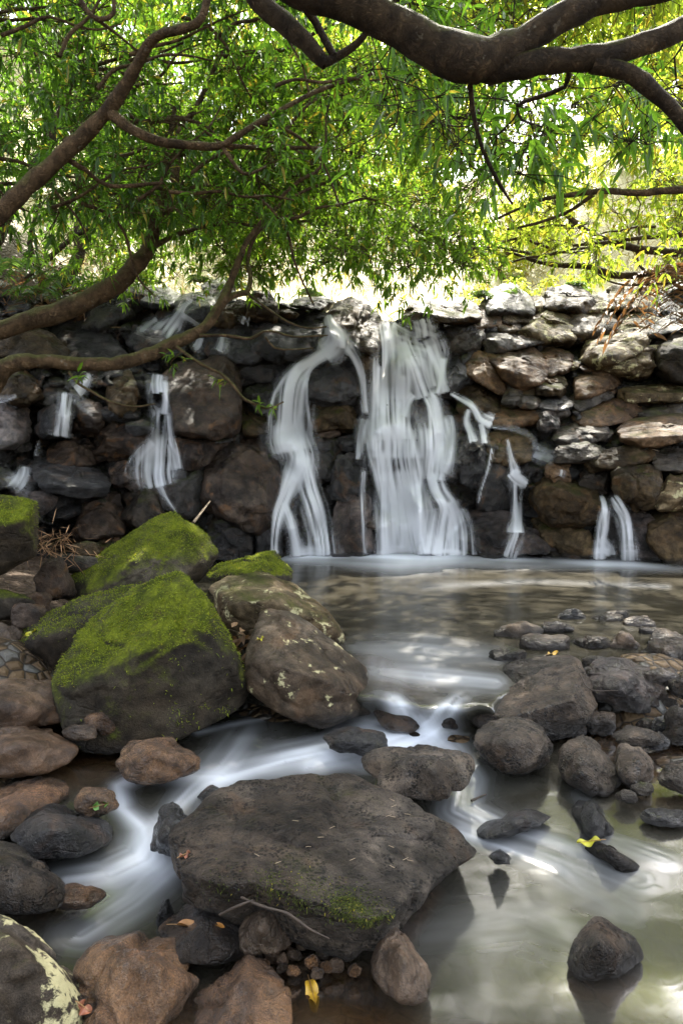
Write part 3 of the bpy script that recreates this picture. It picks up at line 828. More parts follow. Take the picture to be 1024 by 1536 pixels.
# pebbles under the big boulder
rp = np.random.default_rng(3)
pe = [(410, 1428, 26, 30, 'pale'), (398, 1420, 20, 18, 'd'), (422, 1440, 20, 22, 'pale'), (442, 1432, 26, 18, 'd'), (455, 1410, 22, 26, 'd'), (452, 1418, 18, 14, 'd'), (487, 1425, 26, 30, 'd'), (468, 1443, 24, 20, 'b'),
      (505, 1447, 22, 20, 'd'), (384, 1432, 20, 22, 'd'), (425, 1452, 20, 14, 'd'), (440, 1455, 22, 16, 'b'), (490, 1452, 20, 16, 'b'), (515, 1430, 18, 22, 'd'), (396, 1446, 18, 16, 'b'), (476, 1460, 20, 14, 'd'), (530, 1455, 24, 18, 'b')]
for i, (x, y, w, h, k) in enumerate(pe):
    Y = float(G(x, y + h * .4, 0.02)[1])
    lab = {'pale': 'pale rounded pebble among the dark ones under the pitted boulder', 'd': 'small dark pebble heaped under the pitted boulder', 'b': 'small brown wet pebble in the shallows under the pitted boulder'}[k]
    box_rock(lab, x, y, w * 1.15, h * 1.15, Y, {'pale': 'smooth', 'd': 'stone', 'b': 'wetbrown'}[k], name='pebble', cat='pebble', group='pebbles under the pitted boulder: ' + {'pale': 'pale', 'd': 'dark', 'b': 'brown'}[k], level=3, p=7, rough=.02)

# ------------------------------------------------------------------ blocks of the rock wall
C = crag
C('upright brown-green block between the two upper falls', [(495, 476), (510, 456), (546, 452), (568, 490), (576, 522), (560, 534), (540, 514), (508, 507)], 'brownmoss', dY=-.3)
C('broad black block under the upper lip of the wall', [(392, 482), (430, 466), (486, 466), (494, 500), (480, 540), (420, 547), (390, 525)], 'black')
C('rounded glossy dome that splits the falls', [(447, 598), (455, 562), (488, 533), (518, 529), (542, 558), (545, 585), (524, 610), (470, 606)], 'black', p=12)
C('green and rust block wedged under the glossy dome', [(455, 618), (488, 597), (530, 602), (534, 640), (505, 650), (462, 645)], 'brownmoss')
C('narrow green-edged pillar beside the main falls', [(525, 520), (548, 510), (564, 525), (564, 560), (550, 575), (530, 545)], 'brownmoss')
C('tall smooth rock standing in the main falls', [(605, 645), (622, 592), (640, 588), (650, 625), (644, 680), (612, 692)], 'black', p=12)
C('small dark hump under the top of the main falls', [(590, 560), (596, 528), (622, 524), (640, 545), (634, 575), (600, 575)], 'black')
C('dark bulge between two strands of the main falls', [(625, 585), (632, 540), (655, 538), (668, 565), (662, 600), (635, 604)], 'black', p=12)
C('small block at the very top of the main falls', [(590, 500), (600, 482), (630, 484), (632, 508), (604, 512)], 'brown', dY=-.05)
C('small column of wet rock beside the lower main falls', [(530, 700), (534, 638), (558, 632), (566, 660), (562, 705)], 'black')
C('huge brown-green boulder in the lower wall', [(300, 700), (318, 668), (355, 640), (395, 642), (418, 670), (424, 715), (420, 770), (395, 790), (330, 780), (304, 750)], 'brown', level=5, p=26)
C('reddish-brown upright block with a wet top', [(255, 565), (285, 545), (340, 542), (362, 590), (356, 640), (310, 655), (262, 648)], 'brown', level=5, p=26)
C('brown ledge block beneath the reddish upright one', [(258, 690), (262, 650), (310, 640), (345, 655), (318, 690), (290, 705)], 'brown')
C('dark ball-shaped rock beside the long fall', [(366, 598), (372, 575), (392, 565), (415, 575), (424, 605), (412, 628), (380, 625)], 'blackmoss', p=9)
C('wet grey wedge under the ball-shaped rock', [(345, 640), (350, 615), (378, 605), (398, 622), (400, 645), (370, 655)], 'brownmoss')
C('mossy low stack of blocks at the pool below the huge boulder', [(312, 832), (312, 780), (345, 768), (378, 772), (384, 810), (376, 838)], 'blackmoss')
C('rusty wet block beside the foot of the long fall', [(378, 838), (382, 770), (408, 752), (420, 790), (418, 838)], 'black')
C('jagged wet boulder with a mossy side below the fan-shaped fall', [(246, 730), (262, 704), (288, 694), (308, 706), (308, 745), (292, 772), (258, 764)], 'blackmoss')
C('pale grey wet slab under the fan-shaped fall', [(185, 745), (215, 722), (240, 724), (262, 760), (262, 800), (215, 802), (182, 785)], 'slab')
C('rust-brown boulder with a dripping black base', [(118, 790), (126, 756), (150, 738), (182, 752), (186, 790), (170, 812), (128, 812)], 'brown')
C('round brown boulder beside the fan-shaped fall', [(146, 672), (160, 638), (196, 622), (226, 636), (218, 668), (190, 690), (154, 686)], 'brown', p=14)
C('small brown stone at the edge of the fan-shaped fall', [(162, 720), (168, 698), (192, 694), (196, 718), (178, 730)], 'brown')
C('wet black stone with glints below the fan-shaped fall', [(190, 730), (194, 706), (216, 700), (226, 724), (208, 738)], 'broken')
C('long dark block with a wet rim over a small trickle', [(78, 690), (86, 660), (128, 654), (150, 676), (146, 698), (100, 702)], 'brown')
C('dark wedge with a silvery wet nose', [(44, 712), (62, 688), (112, 688), (156, 722), (150, 738), (96, 745), (52, 735)], 'black')
C('round moss-brown boulder below the lower crooked branch', [(4, 598), (10, 566), (28, 552), (50, 572), (58, 602), (28, 612)], 'brownmoss', p=10)
C('rippled silvery wet rock at the frame edge', [(-30, 660), (-20, 612), (20, 604), (44, 625), (44, 662), (10, 672)], 'broken')
C('black block behind the thin fall', [(54, 655), (60, 618), (88, 598), (108, 610), (104, 655)], 'black')
C('rusty block just beside the thin fall', [(104, 650), (108, 612), (130, 600), (152, 625), (142, 655)], 'brown')
C('squared olive-brown block under the crooked branch', [(158, 618), (166, 578), (190, 560), (206, 575), (204, 618), (180, 626)], 'brownmoss')
C('wet dark boulder just above the square mossy block', [(10, 760), (18, 722), (48, 714), (78, 735), (70, 765), (40, 775)], 'broken')
C('dark rounded stone beside the blue-black slab', [(54, 745), (70, 722), (100, 722), (114, 748), (94, 762), (66, 762)], 'black')
C('blue-black flat slab lodged among dark rocks', [(70, 772), (74, 750), (110, 754), (124, 760), (110, 774), (82, 776)], 'black')
C('small grey-blue wet block at the foot of the rusty boulder', [(138, 830), (148, 806), (172, 804), (186, 822), (170, 838)], 'slab')
C('smooth dark ledge behind the branches', [(130, 500), (140, 455), (180, 440), (208, 455), (206, 495), (165, 508)], 'blackmoss', th=.7)
C('mossy brown block between the two crooked branches', [(-20, 535), (-10, 500), (50, 488), (84, 505), (92, 535), (40, 545)], 'brownmoss', th=.7)
C('wrinkled wet black slope under the ferns', [(75, 535), (85, 490), (130, 482), (160, 500), (205, 540), (150, 550)], 'black', th=.5)
C('dark round stone at the top of the upper chute', [(214, 455), (218, 436), (244, 432), (270, 446), (264, 462), (232, 464)], 'black', p=12)
C('wet black hump below the upper chute', [(228, 500), (236, 478), (262, 470), (284, 482), (280, 504), (250, 512)], 'black', p=12, th=.6)
C('long wet black sill in the upper chute', [(190, 520), (200, 498), (236, 492), (262, 512), (240, 530), (205, 532)], 'black', th=.5)
C('wet round rock beside the upper chute', [(264, 478), (276, 455), (306, 450), (324, 466), (318, 486), (286, 492)], 'black', p=12, th=.7)
C('olive flat stones on the rim above the black wall', [(318, 478), (326, 455), (362, 444), (384, 456), (372, 480), (340, 488)], 'brownmoss', th=.8)
C('black hollow wall block under the rim', [(312, 530), (318, 490), (350, 478), (394, 488), (396, 535), (360, 552)], 'black', th=.5)
C('wet black sill beneath the hollow block', [(340, 560), (352, 538), (392, 536), (424, 550), (418, 572), (372, 574)], 'black', th=.7)
C('flat mossy stone on the rim', [(398, 470), (404, 458), (428, 456), (446, 466), (432, 476)], 'brownmoss')
C('low grey stones on the rim beside the upright block', [(440, 472), (450, 460), (480, 456), (496, 466), (486, 476)], 'slab')
C('small dark boulder under the broad black block', [(400, 575), (410, 550), (440, 545), (452, 566), (438, 592), (412, 596)], 'black')
C('rounded wet rock beside the long fall top', [(300, 690), (318, 660), (350, 640), (372, 640), (340, 672)], 'black', dY=.02, th=.5)
C('lumpy black rock behind the fall lower steps', [(440, 700), (450, 665), (480, 655), (510, 672), (514, 712), (470, 724)], 'blackmoss', th=.6)
C('crumbling dark wall at the pool between the falls', [(500, 832), (498, 760), (520, 735), (556, 745), (562, 832)], 'broken', th=.5)
C('knobbly wet rock between the fall feet', [(440, 770), (446, 745), (466, 738), (478, 756), (470, 784)], 'black', th=.6)
C('dark wet block beside the thin central trickle', [(500, 745), (506, 690), (530, 682), (545, 710), (540, 750)], 'black', th=.5)
C('mossy domed boulder on the rim', [(610, 478), (628, 456), (660, 444), (692, 446), (708, 462), (700, 476), (650, 482)], 'brownmoss', p=16, dY=-.2)
C('upright dark stone on the rim between the hollow block and the flat mossy stone', [(372, 474), (378, 446), (398, 440), (412, 456), (408, 478)], 'brownmoss', dY=-.1)
C('big tilted boulder on the rim above the tilted grey-green slab', [(728, 482), (742, 446), (776, 440), (790, 462), (782, 488)], 'slab', dY=-.1)
C('rounded mossy boulder on the rim in front of the light green bush', [(820, 468), (828, 436), (862, 428), (884, 446), (878, 470)], 'brownmoss', dY=-.1)
C('pale peaked boulder on the rim beside the dead fronds', [(912, 466), (926, 430), (952, 424), (976, 444), (968, 470)], 'tan', dY=-.1)
C('dark shouldered boulder high on the rim beside the upper chute', [(300, 462), (306, 432), (332, 424), (352, 440), (348, 464)], 'blackmoss', dY=-.1)
# sunlit side
C('mossy brown wedge with a bright rim', [(690, 548), (712, 530), (735, 538), (754, 575), (752, 592), (722, 575), (700, 562)], 'dry')
C('large square brown block with a sunlit top', [(724, 534), (768, 522), (796, 520), (812, 538), (808, 578), (790, 594), (766, 580), (740, 560)], 'dry', level=5, p=30)
C('rounded brown block beside the large square one', [(806, 534), (828, 520), (850, 526), (866, 546), (850, 566), (812, 560)], 'dry', p=16)
C('mossy low block under the rounded brown one', [(804, 592), (806, 568), (834, 558), (846, 580), (836, 596)], 'brownmoss')
C('smooth humped boulder with a brown-green face', [(850, 590), (862, 560), (885, 548), (928, 550), (934, 572), (900, 588), (868, 598)], 'dry', p=12)
C('grey-green tilted slab above the large square block', [(722, 528), (726, 500), (755, 492), (792, 498), (808, 515), (770, 524)], 'slab')
C('bright sunlit sloping slab on the rim', [(784, 502), (806, 478), (832, 464), (850, 478), (852, 512), (815, 518)], 'tan')
C('mossy green boulder under the rim shrubs', [(838, 512), (846, 470), (872, 455), (904, 462), (908, 498), (876, 516)], 'brownmoss')
C('broad pale tan slab in the sun', [(872, 534), (890, 510), (915, 498), (948, 497), (966, 515), (925, 545), (888, 550)], 'tan', level=5)
C('pale humped boulder below the hanging dead frond', [(924, 505), (934, 480), (962, 470), (988, 478), (992, 500), (960, 514)], 'tan', p=12)
C('tan broken block beside the green frame-edge block', [(905, 558), (912, 530), (945, 520), (978, 515), (986, 540), (970, 560), (930, 565)], 'tan')
C('tall green mossy block at the frame edge', [(984, 560), (986, 520), (1010, 500), (1060, 490), (1080, 560), (1030, 575)], 'halfmoss', level=5, p=26)
C('mossy pillar block under the bright-rimmed wedge', [(680, 605), (702, 574), (722, 566), (752, 592), (750, 616), (712, 628), (690, 622)], 'brownmoss')
C('long brown ledge block beside the white spout', [(726, 612), (732, 600), (790, 596), (810, 612), (806, 640), (764, 642), (730, 630)], 'dry')
C('purple-grey sloping stone under the large square block', [(752, 600), (758, 572), (784, 578), (810, 600), (800, 612), (766, 608)], 'slab')
C('dark wedge of wet rock beside the top falls', [(664, 580), (670, 545), (690, 538), (708, 562), (696, 590)], 'black')
C('layered grey wet rocks at the rim', [(660, 520), (664, 496), (700, 482), (726, 492), (720, 520), (688, 530)], 'slab', th=.6)
C('olive stone with a green top on the rim', [(744, 494), (752, 468), (776, 460), (790, 476), (784, 496), (762, 500)], 'brownmoss')
C('low reddish flat stones on the rim', [(690, 490), (700, 470), (730, 464), (748, 476), (738, 494)], 'dry', th=.7)
C('flat sunlit stone on top of the rim', [(770, 468), (782, 456), (820, 450), (848, 456), (836, 468), (796, 474)], 'tan')
C('sunny flat ledge under the shrubs', [(846, 462), (862, 446), (900, 440), (926, 452), (910, 466)], 'tan')
C('dark stone shaded by the dead frond', [(984, 500), (992, 476), (1024, 468), (1050, 480), (1040, 500)], 'slab')
C('small pale stones gathered between slabs', [(940, 566), (946, 552), (966, 550), (974, 562), (960, 572)], 'tan')
C('grey-green slab beside the smooth humped boulder', [(850, 606), (872, 586), (906, 574), (922, 588), (900, 602), (868, 616)], 'slab')
cragb('long brown terrace slab with a wet shine', 862, 604, 966, 640, 'dry', th=.8)
cragb('sunlit upper terrace slab', 930, 578, 1040, 606, 'tan', th=.8)
cragb('overhanging brown terrace slab with leaf litter', 926, 626, 1050, 668, 'dry', th=.9)
cragb('dark wet terrace slab with a shadow gap', 950, 602, 1050, 630, 'slab', th=.8)
cragb('grey-green terrace block above the brown overhang', 830, 632, 912, 668, 'slab', th=.8)
cragb('flat wet terrace stone above the shallow basin', 806, 596, 858, 622, 'black', th=.8)
cragb('glinting wet stones beside the long ledge block', 806, 616, 838, 648, 'broken', th=.8)
cragb('mossy thin slab above the split fall', 884, 672, 984, 702, 'brownmoss', th=.8)
cragb('grey slab with dry twigs at the frame edge', 980, 674, 1060, 710, 'slab', th=.8)
cragb('green-grey block over the split fall', 912, 696, 990, 764, 'brownmoss', th=.8)
cragb('lichen-spotted block at the frame edge above the overhang', 984, 712, 1060, 764, 'tan', th=.8)
cragb('low wet slab in the shallow basin', 830, 664, 906, 696, 'slab', th=.6)
cragb('blue-green wet stone by the basin', 870, 700, 916, 742, 'slab', th=.6)
C('yellow-green mossy ledge boulder by the thin spout', [(795, 755), (806, 720), (838, 714), (885, 738), (896, 768), (850, 790), (802, 780)], 'brownmoss', level=5)
C('low mossy boulder with deep folds at the pool', [(805, 802), (818, 774), (848, 764), (880, 790), (894, 832), (850, 842), (815, 828)], 'brownmoss', level=5)
C('small brown rock above the mossy ledge boulder', [(818, 712), (824, 694), (842, 690), (858, 704), (856, 722), (834, 722)], 'dry')
C('dark mossy block beside the thin spout', [(716, 760), (722, 690), (748, 676), (764, 700), (762, 765)], 'blackmoss', th=.6)
C('rusty mossy ledge over the thin trickle', [(720, 690), (730, 650), (770, 642), (800, 665), (790, 692), (750, 698)], 'brownmoss', th=.6)
C('dark wet block between the last main strand and the trickle', [(684, 720), (688, 668), (714, 662), (728, 690), (722, 730)], 'black', th=.6)
C('pinkish crumbled wet mound at the pool', [(686, 838), (694, 780), (720, 760), (760, 780), (800, 806), (824, 838)], 'broken', rough=.10, th=.7, level=5)
C('crumbled wet slope beside the split fall', [(944, 845), (944, 785), (958, 762), (985, 790), (1004, 846)], 'broken', rough=.10, th=.6, level=5)
C('mossy brown undercut bank at the frame edge', [(972, 800), (976, 762), (1010, 752), (1060, 760), (1060, 850), (1010, 846)], 'brownmoss', th=.7, level=5)
C('dark rock between the two strands of the split fall', [(905, 790), (908, 752), (924, 748), (936, 780), (930, 835), (908, 835)], 'black', th=.6)
C('low dark stone at the pool beside the split fall', [(840, 845), (850, 822), (876, 820), (892, 838), (880, 848)], 'brown')

# many small stones wedged between the blocks
rf = np.random.default_rng(21)
nf = 0
while nf < 110:
    x = rf.uniform(-20, 1040); y = rf.uniform(470, 830)
    if y < wall_top(x) + 14: continue
    if y > 740 and x < 330: continue
    s = rf.uniform(11, 30)
    sunny = x > 690 and y < 720
    if sunny and rf.random() < .5: continue
    m = rf.choice(['dry', 'tan', 'slab', 'brownmoss'] if sunny else ['black', 'black', 'brown', 'blackmoss'])
    cragb('small brown or grey stone wedged between the sunlit slabs' if sunny else 'small dark wet stone wedged between the blocks of the wall',
          x - s * rf.uniform(.6, 1.1), y - s * .5, x + s * rf.uniform(.6, 1.1), y + s * .5, m, level=4, dY=rf.uniform(-.05, .1), th=.9,
          group='small stones of the sunlit slope' if sunny else 'small dark stones of the wet wall')
    nf += 1

# ------------------------------------------------------------------ water of the stream and the pool
def seg_dist(px, py, pts):
    """distance to a stroke, its strength and the run along it; pts: (x, y, width, strength)"""
    best = np.full(len(px), 0.0); run = np.zeros(len(px)); lat = np.zeros(len(px)); s0 = 0.0
    for (x0, y0, w0, i0), (x1, y1, w1, i1) in zip(pts[:-1], pts[1:]):
        dx, dy = x1 - x0, (y1 - y0) * 1.5
        L = math.hypot(dx, dy)
        ex = px - x0; ey = (py - y0) * 1.5
        t = np.clip((ex * dx + ey * dy) / L ** 2, 0, 1)
        ax = ex - t * dx; ay = ey - t * dy
        d = np.hypot(ax, ay)
        w = w0 + (w1 - w0) * t; I = i0 + (i1 - i0) * t
        side = np.sign(ex * dy - ey * dx) * d
        v = I * np.exp(-(d / w) ** 2)
        m = v > best
        best = np.where(m, v, best); run = np.where(m, s0 + t * L, run); lat = np.where(m, side, lat)
        s0 += L
    return best, run, lat


FOAM_AND_SHEEN = [
    # over and below the cascade
    [(570, 1044, 16, .1), (590, 1052, 16, .5), (600, 1068, 18, .9), (608, 1088, 26, .95), (600, 1102, 34, .95), (560, 1116, 34, .85), (490, 1130, 30, .7), (430, 1142, 28, .6), (380, 1155, 24, .45), (325, 1172, 22, .5)],
    [(700, 1040, 20, .05), (684, 1048, 12, .35), (672, 1062, 15, .85), (655, 1086, 22, .9), (630, 1104, 28, .9), (560, 1128, 30, .6)],
    [(640, 1100, 26, .8), (672, 1130, 26, .7), (700, 1170, 26, .55), (690, 1215, 30, .6), (740, 1240, 30, .5), (830, 1268, 30, .3), (960, 1320, 40, .15)],
    [(540, 1110, 34, .8), (520, 1128, 22, .7), (470, 1150, 18, .5)],
    [(380, 1090, 30, .12), (330, 1150, 26, .4), (290, 1185, 22, .5), (262, 1215, 16, .5), (238, 1255, 24, .7), (215, 1290, 34, .75), (165, 1312, 34, .6), (100, 1320, 30, .35)],
    [(330, 1168, 20, .5), (270, 1166, 16, .6), (215, 1162, 14, .6), (180, 1180, 14, .5), (185, 1215, 16, .5), (215, 1245, 24, .7), (225, 1290, 34, .6)],
    [(310, 1215, 14, .55), (285, 1262, 18, .5), (258, 1300, 22, .45), (200, 1350, 30, .35), (120, 1400, 40, .2)],
    [(296, 1098, 6, .55), (340, 1088, 5, .5), (395, 1078, 5, .3)],
    [(560, 1006, 26, .10), (640, 1014, 26, .30), (740, 1024, 20, .25)],  # sheen on the smooth water above the lip, painted in as pale colour
    [(540, 968, 20, .10), (640, 975, 30, .22), (740, 985, 20, .12)],
    [(690, 1250, 16, .4), (760, 1275, 16, .4), (830, 1300, 20, .25), (940, 1370, 30, .12)],
    [(870, 1190, 14, .1), (900, 1255, 14, .2), (1000, 1290, 20, .2)],
    [(640, 1400, 60, .05), (800, 1380, 90, .07), (1000, 1460, 90, .05)],
    # at the foot of the falls
    [(402, 834, 5, .3), (440, 835, 7, .8), (490, 835, 7, .75), (525, 835, 5, .3), (570, 835, 7, .9), (610, 837, 10, 1.0), (670, 836, 8, .85), (705, 836, 5, .3), (770, 838, 6, .55), (820, 841, 4, .1), (900, 845, 6, .8), (950, 846, 6, .7), (1000, 850, 4, .1)],
    [(420, 839, 9, .3), (500, 840, 12, .35), (600, 844, 22, .5), (690, 842, 14, .3), (930, 850, 10, .2), (1024, 854, 8, .1)],
    [(640, 880, 8, .05), (800, 872, 6, .08), (1000, 880, 6, .06)],
]
CLEAR = [[(430, 1490, 70, 1.0), (540, 1500, 60, 1.0), (560, 1560, 60, .9)], [(330, 1500, 30, 1.), (250, 1560, 40, 1.)], [(930, 1090, 70, 1.), (1010, 1120, 90, 1.)], [(100, 1140, 50, .9), (180, 1140, 40, .7)],
         [(150, 1345, 30, .5), (60, 1370, 30, .3)], [(620, 1030, 40, .35), (560, 1000, 30, .5)], [(640, 1340, 16, .8), (590, 1420, 18, .9)], [(980, 1490, 60, .25), (860, 1480, 40, .25)]]


def build_water():
    pxs = np.arange(-420, 1560, 3.2)
    pys = np.concatenate([np.arange(829.5, 900, 0.8), np.arange(900, 1660, 2.2)])
    A, B = np.meshgrid(pxs, pys)
    px = A.ravel(); py = B.ravel()
    lev = np.where(py < 1040, .2, .05)
    q = G(px, py, lev)
    for _ in range(4):
        q = G(px, py, WZ(q[:, 0], q[:, 1]))
    foam = np.zeros(len(px)); flow = np.zeros((len(px), 2))  # white water, plus the painted sheen above the lip
    for k, st in enumerate(FOAM_AND_SHEEN):
        v, run, lat = seg_dist(px, py, st)
        n = vnoise(np.stack([lat / 6.0, run / 90.0, run * 0 + k * 7.1], 1), 4)
        n2 = vnoise(np.stack([lat / 14.0, run / 120.0, run * 0 + k * 3.1 + 9], 1), 5)
        v = v * np.clip(0.80 + 0.28 * n + 0.3 * n2, 0.1, 1.4)
        v = v * (.55 if st[0][0] > 635 and st[0][1] > 1090 else .82 if st[0][1] > 1080 else 1.0)
        foam = 1 - (1 - foam) * (1 - np.clip(v, 0, .97))
    clear = np.zeros(len(px))
    for st in CLEAR:
        clear = np.maximum(clear, seg_dist(px, py, st)[0])
    depth = q[:, 2] - H(q[:, 0], q[:, 1])
    sil = np.where(py < 1040, 1.0, 0.0)
    z = q[:, 2].copy()
    w = np.stack([q[:, 0] * 2.5, q[:, 1] * 2.5, q[:, 0] * 0], 1)
    z += 0.0025 * fbm(w, 2, 40) + 0.012 * foam * sstep(3.6, 3.0, q[:, 1])
    q[:, 2] = z
    t = NT('silky_stream_water')
    geo = t.n('ShaderNodeNewGeometry')
    pos = geo.outputs['Position']
    fo = t.attr('foam'); cl = t.attr('clear'); po = t.attr('pool')
    st = t.vmath('MULTIPLY', pos, (1.1, 2.6, 1.0))
    n1 = t.noise(st, 1.6, 4, .55, .6)
    body = t.mix(t.ss(n1, .35, .68), (.018, .0155, .010), (.036, .032, .023))
    body = t.mix(po, t.mix(t.ss(n1, .3, .7), (.020, .018, .013), (.036, .034, .027)), body)
    body = t.mix(t.math('MULTIPLY', cl, .8), body, (.10, .05, .016))
    nb = t.bump(t.noise(t.vmath('MULTIPLY', pos, (2, 5, 1)), 1.0, 2, .4), .10, .05)
    wat = t.principled(Base_Color=body, Roughness=t.fmix(po, .24, .23), IOR=1.33, Normal=nb, Specular_IOR_Level=.17)
    tr = t.n('ShaderNodeBsdfTransparent'); t.put(tr.inputs[0], (.75, .58, .38))
    al = t.math('SUBTRACT', t.fmix(po, .94, .985), t.math('MULTIPLY', cl, .64))
    # a water film still mirrors where it is clear
    ms = t.n('ShaderNodeMixShader'); t.put(ms.inputs[0], al); t.put(ms.inputs[1], tr.outputs[0]); t.put(ms.inputs[2], wat)
    gl = t.n('ShaderNodeBsdfGlossy'); gl.inputs['Roughness'].default_value = .1; t.put(gl.inputs['Normal'], nb)
    fr = t.n('ShaderNodeFresnel'); fr.inputs[0].default_value = 1.33
    ms1 = t.n('ShaderNodeMixShader'); t.put(ms1.inputs[0], t.math('MULTIPLY', fr.outputs[0], t.math('SUBTRACT', 1.0, al))); t.put(ms1.inputs[1], ms.outputs[0]); t.put(ms1.inputs[2], gl.outputs[0])
    fm = t.principled(Base_Color=(.74, .76, .80), Roughness=.55, Specular_IOR_Level=.25)
    ms2 = t.n('ShaderNodeMixShader'); t.put(ms2.inputs[0], fo); t.put(ms2.inputs[1], ms1.outputs[0]); t.put(ms2.inputs[2], fm)
    mat = t.done(ms2.outputs[0])
    me = mesh_np('water', q, [grid_faces(len(pxs), len(pys))], mat, {'foam': foam, 'clear': np.clip(clear, 0, 1), 'pool': sil})
    tag(link('water', me), kind='structure')


build_water()


# ------------------------------------------------------------------ the falls: sheets of silky water draped over the rock wall
def make_bvh():
    vs, fs, o = [], [], 0
    for v, f in ROCKS_BVH:
        vs.append(v)
        fs += [tuple(int(a) + o for a in r) for r in f.tolist()]
        o += len(v)
    return BVHTree.FromPolygons(np.concatenate(vs).tolist(), fs)


BVH = make_bvh()


def hitY(px, py):
    d = ray(px, py)
    h = BVH.ray_cast(Vector((0, 0, CAM_Z)), Vector(d).normalized(), 40)
    if h[0] is None: return float(wallY(px, py))
    return h[0].y


def fall_material():
    t = NT('silky_falling_water')
    a = t.attr('veil')
    tr = t.n('ShaderNodeBsdfTransparent')
    df = t.n('ShaderNodeBsdfDiffuse'); t.put(df.inputs[0], (.96, .96, .98))
    tl = t.n('ShaderNodeBsdfTranslucent'); t.put(tl.inputs[0], (.96, .96, .98))
    m1 = t.n('ShaderNodeMixShader'); m1.inputs[0].default_value = .5
    t.put(m1.inputs[1], df.outputs[0]); t.put(m1.inputs[2], tl.outputs[0])
    m2 = t.n('ShaderNodeMixShader'); t.put(m2.inputs[0], a); t.put(m2.inputs[1], tr.outputs[0]); t.put(m2.inputs[2], m1.outputs[0])
    return t.done(m2.outputs[0])


FALLMAT = fall_material()


def catmull(a, step):
    a = np.asarray(a, float)
    p = np.concatenate([[2 * a[0] - a[1]], a, [2 * a[-1] - a[-2]]])
    out = []
    for i in range(1, len(p) - 2):
        L = np.linalg.norm(p[i + 1][:2] - p[i][:2]) if a.shape[1] != 4 else np.linalg.norm(p[i + 1][:3] - p[i][:3])
        n = max(2, int(L / step))
        t = np.linspace(0, 1, n, endpoint=False)[:, None]
        out.append(0.5 * ((2 * p[i]) + (-p[i - 1] + p[i + 1]) * t + (2 * p[i - 1] - 5 * p[i] + 4 * p[i + 1] - p[i + 2]) * t ** 2 + (-p[i - 1] + 3 * p[i] - 3 * p[i + 1] + p[i + 2]) * t ** 3))
    out.append(p[-2][None])
    return np.concatenate(out)


STRANDS = {}
_rt = np.random.default_rng(23)


def strand(w, path, strength=1.0, fade=(.09, .03), wmul=1.0):
    a = np.array(path, float)
    runs = STRANDS.setdefault(w.name, (w, []))[1]
    runs.append((a, strength, fade))
    if a[:, 2].mean() > 17:                      # loose threads along both sides
        for k in range(int(a[:, 2].mean() / 11)):
            b = a.copy()
            o = _rt.choice((-1, 1)) * _rt.uniform(.25, .66)
            b[:, 0] += a[:, 2] * o + 2.5 * np.sin(np.arange(len(a)) * 1.7 + _rt.uniform(0, 6))
            b[:, 2] = _rt.uniform(4, 10)
            c = catmull(b, 8.0); n0 = int(len(c) * _rt.uniform(0, .4)); n1 = int(len(c) * _rt.uniform(.65, 1))
            if n1 - n0 > 3: runs.append((c[n0:n1], strength * _rt.uniform(.25, .55), (.3, .25)))


def stroke_density(px, py, path, strength, fade, seed):
    """soft density of one run of water at photo points: bright core, feathered sides, fine streaks along the flow"""
    c = catmull(path, 5.0)
    d = np.hypot(*np.diff(c[:, :2], axis=0).T)
    s = np.concatenate([[0], np.cumsum(d)])
    best = np.zeros(len(px)); L = s[-1]
    ph = seed * 3.7
    out = np.zeros(len(px))
    bestd = np.full(len(px), 1e9); bi = np.zeros(len(px), int); bt = np.zeros(len(px)); bl = np.zeros(len(px))
    for i in range(len(c) - 1):
        dx, dy = c[i + 1, 0] - c[i, 0], c[i + 1, 1] - c[i, 1]
        q = dx * dx + dy * dy + 1e-9
        ex, ey = px - c[i, 0], py - c[i, 1]
        t = np.clip((ex * dx + ey * dy) / q, 0, 1)
        ax, ay = ex - t * dx, ey - t * dy
        dd = np.hypot(ax, ay)
        m = dd < bestd
        bestd = np.where(m, dd, bestd); bi = np.where(m, i, bi); bt = np.where(m, t, bt)
        bl = np.where(m, (ex * dy - ey * dx) / math.sqrt(q), bl)
    w = c[bi, 2] * (1 - bt) + c[bi + 1, 2] * bt
    run = s[bi] + bt * d[bi]
    hw = np.maximum(w, 4) * .5
    lat = bl / hw
    nz = np.stack([bl / 7.0, run / 45.0, 0 * run + ph], 1)
    edge = 1.0 + .35 * vnoise(nz, 3)
    core = np.exp(-np.abs(bestd / (hw * edge)) ** 1.75)
    st = vnoise(np.stack([lat * np.maximum(hw, 4) / 2.6, run / 70.0, 0 * run + ph + 5], 1), 4)
    st2 = vnoise(np.stack([lat * np.maximum(hw, 4) / 6.5, run / 90.0, 0 * run + ph + 9], 1), 5)
    tt = run / max(L, 1)
    f = np.ones(len(px))
    if fade[0]: f = f * sstep(0, fade[0], tt)
    if fade[1]: f = f * (1 - sstep(1 - fade[1], 1, tt))
    return np.clip(core * strength * f * np.clip(.68 + .52 * st + .42 * st2, .03, 1.35), 0, 1)


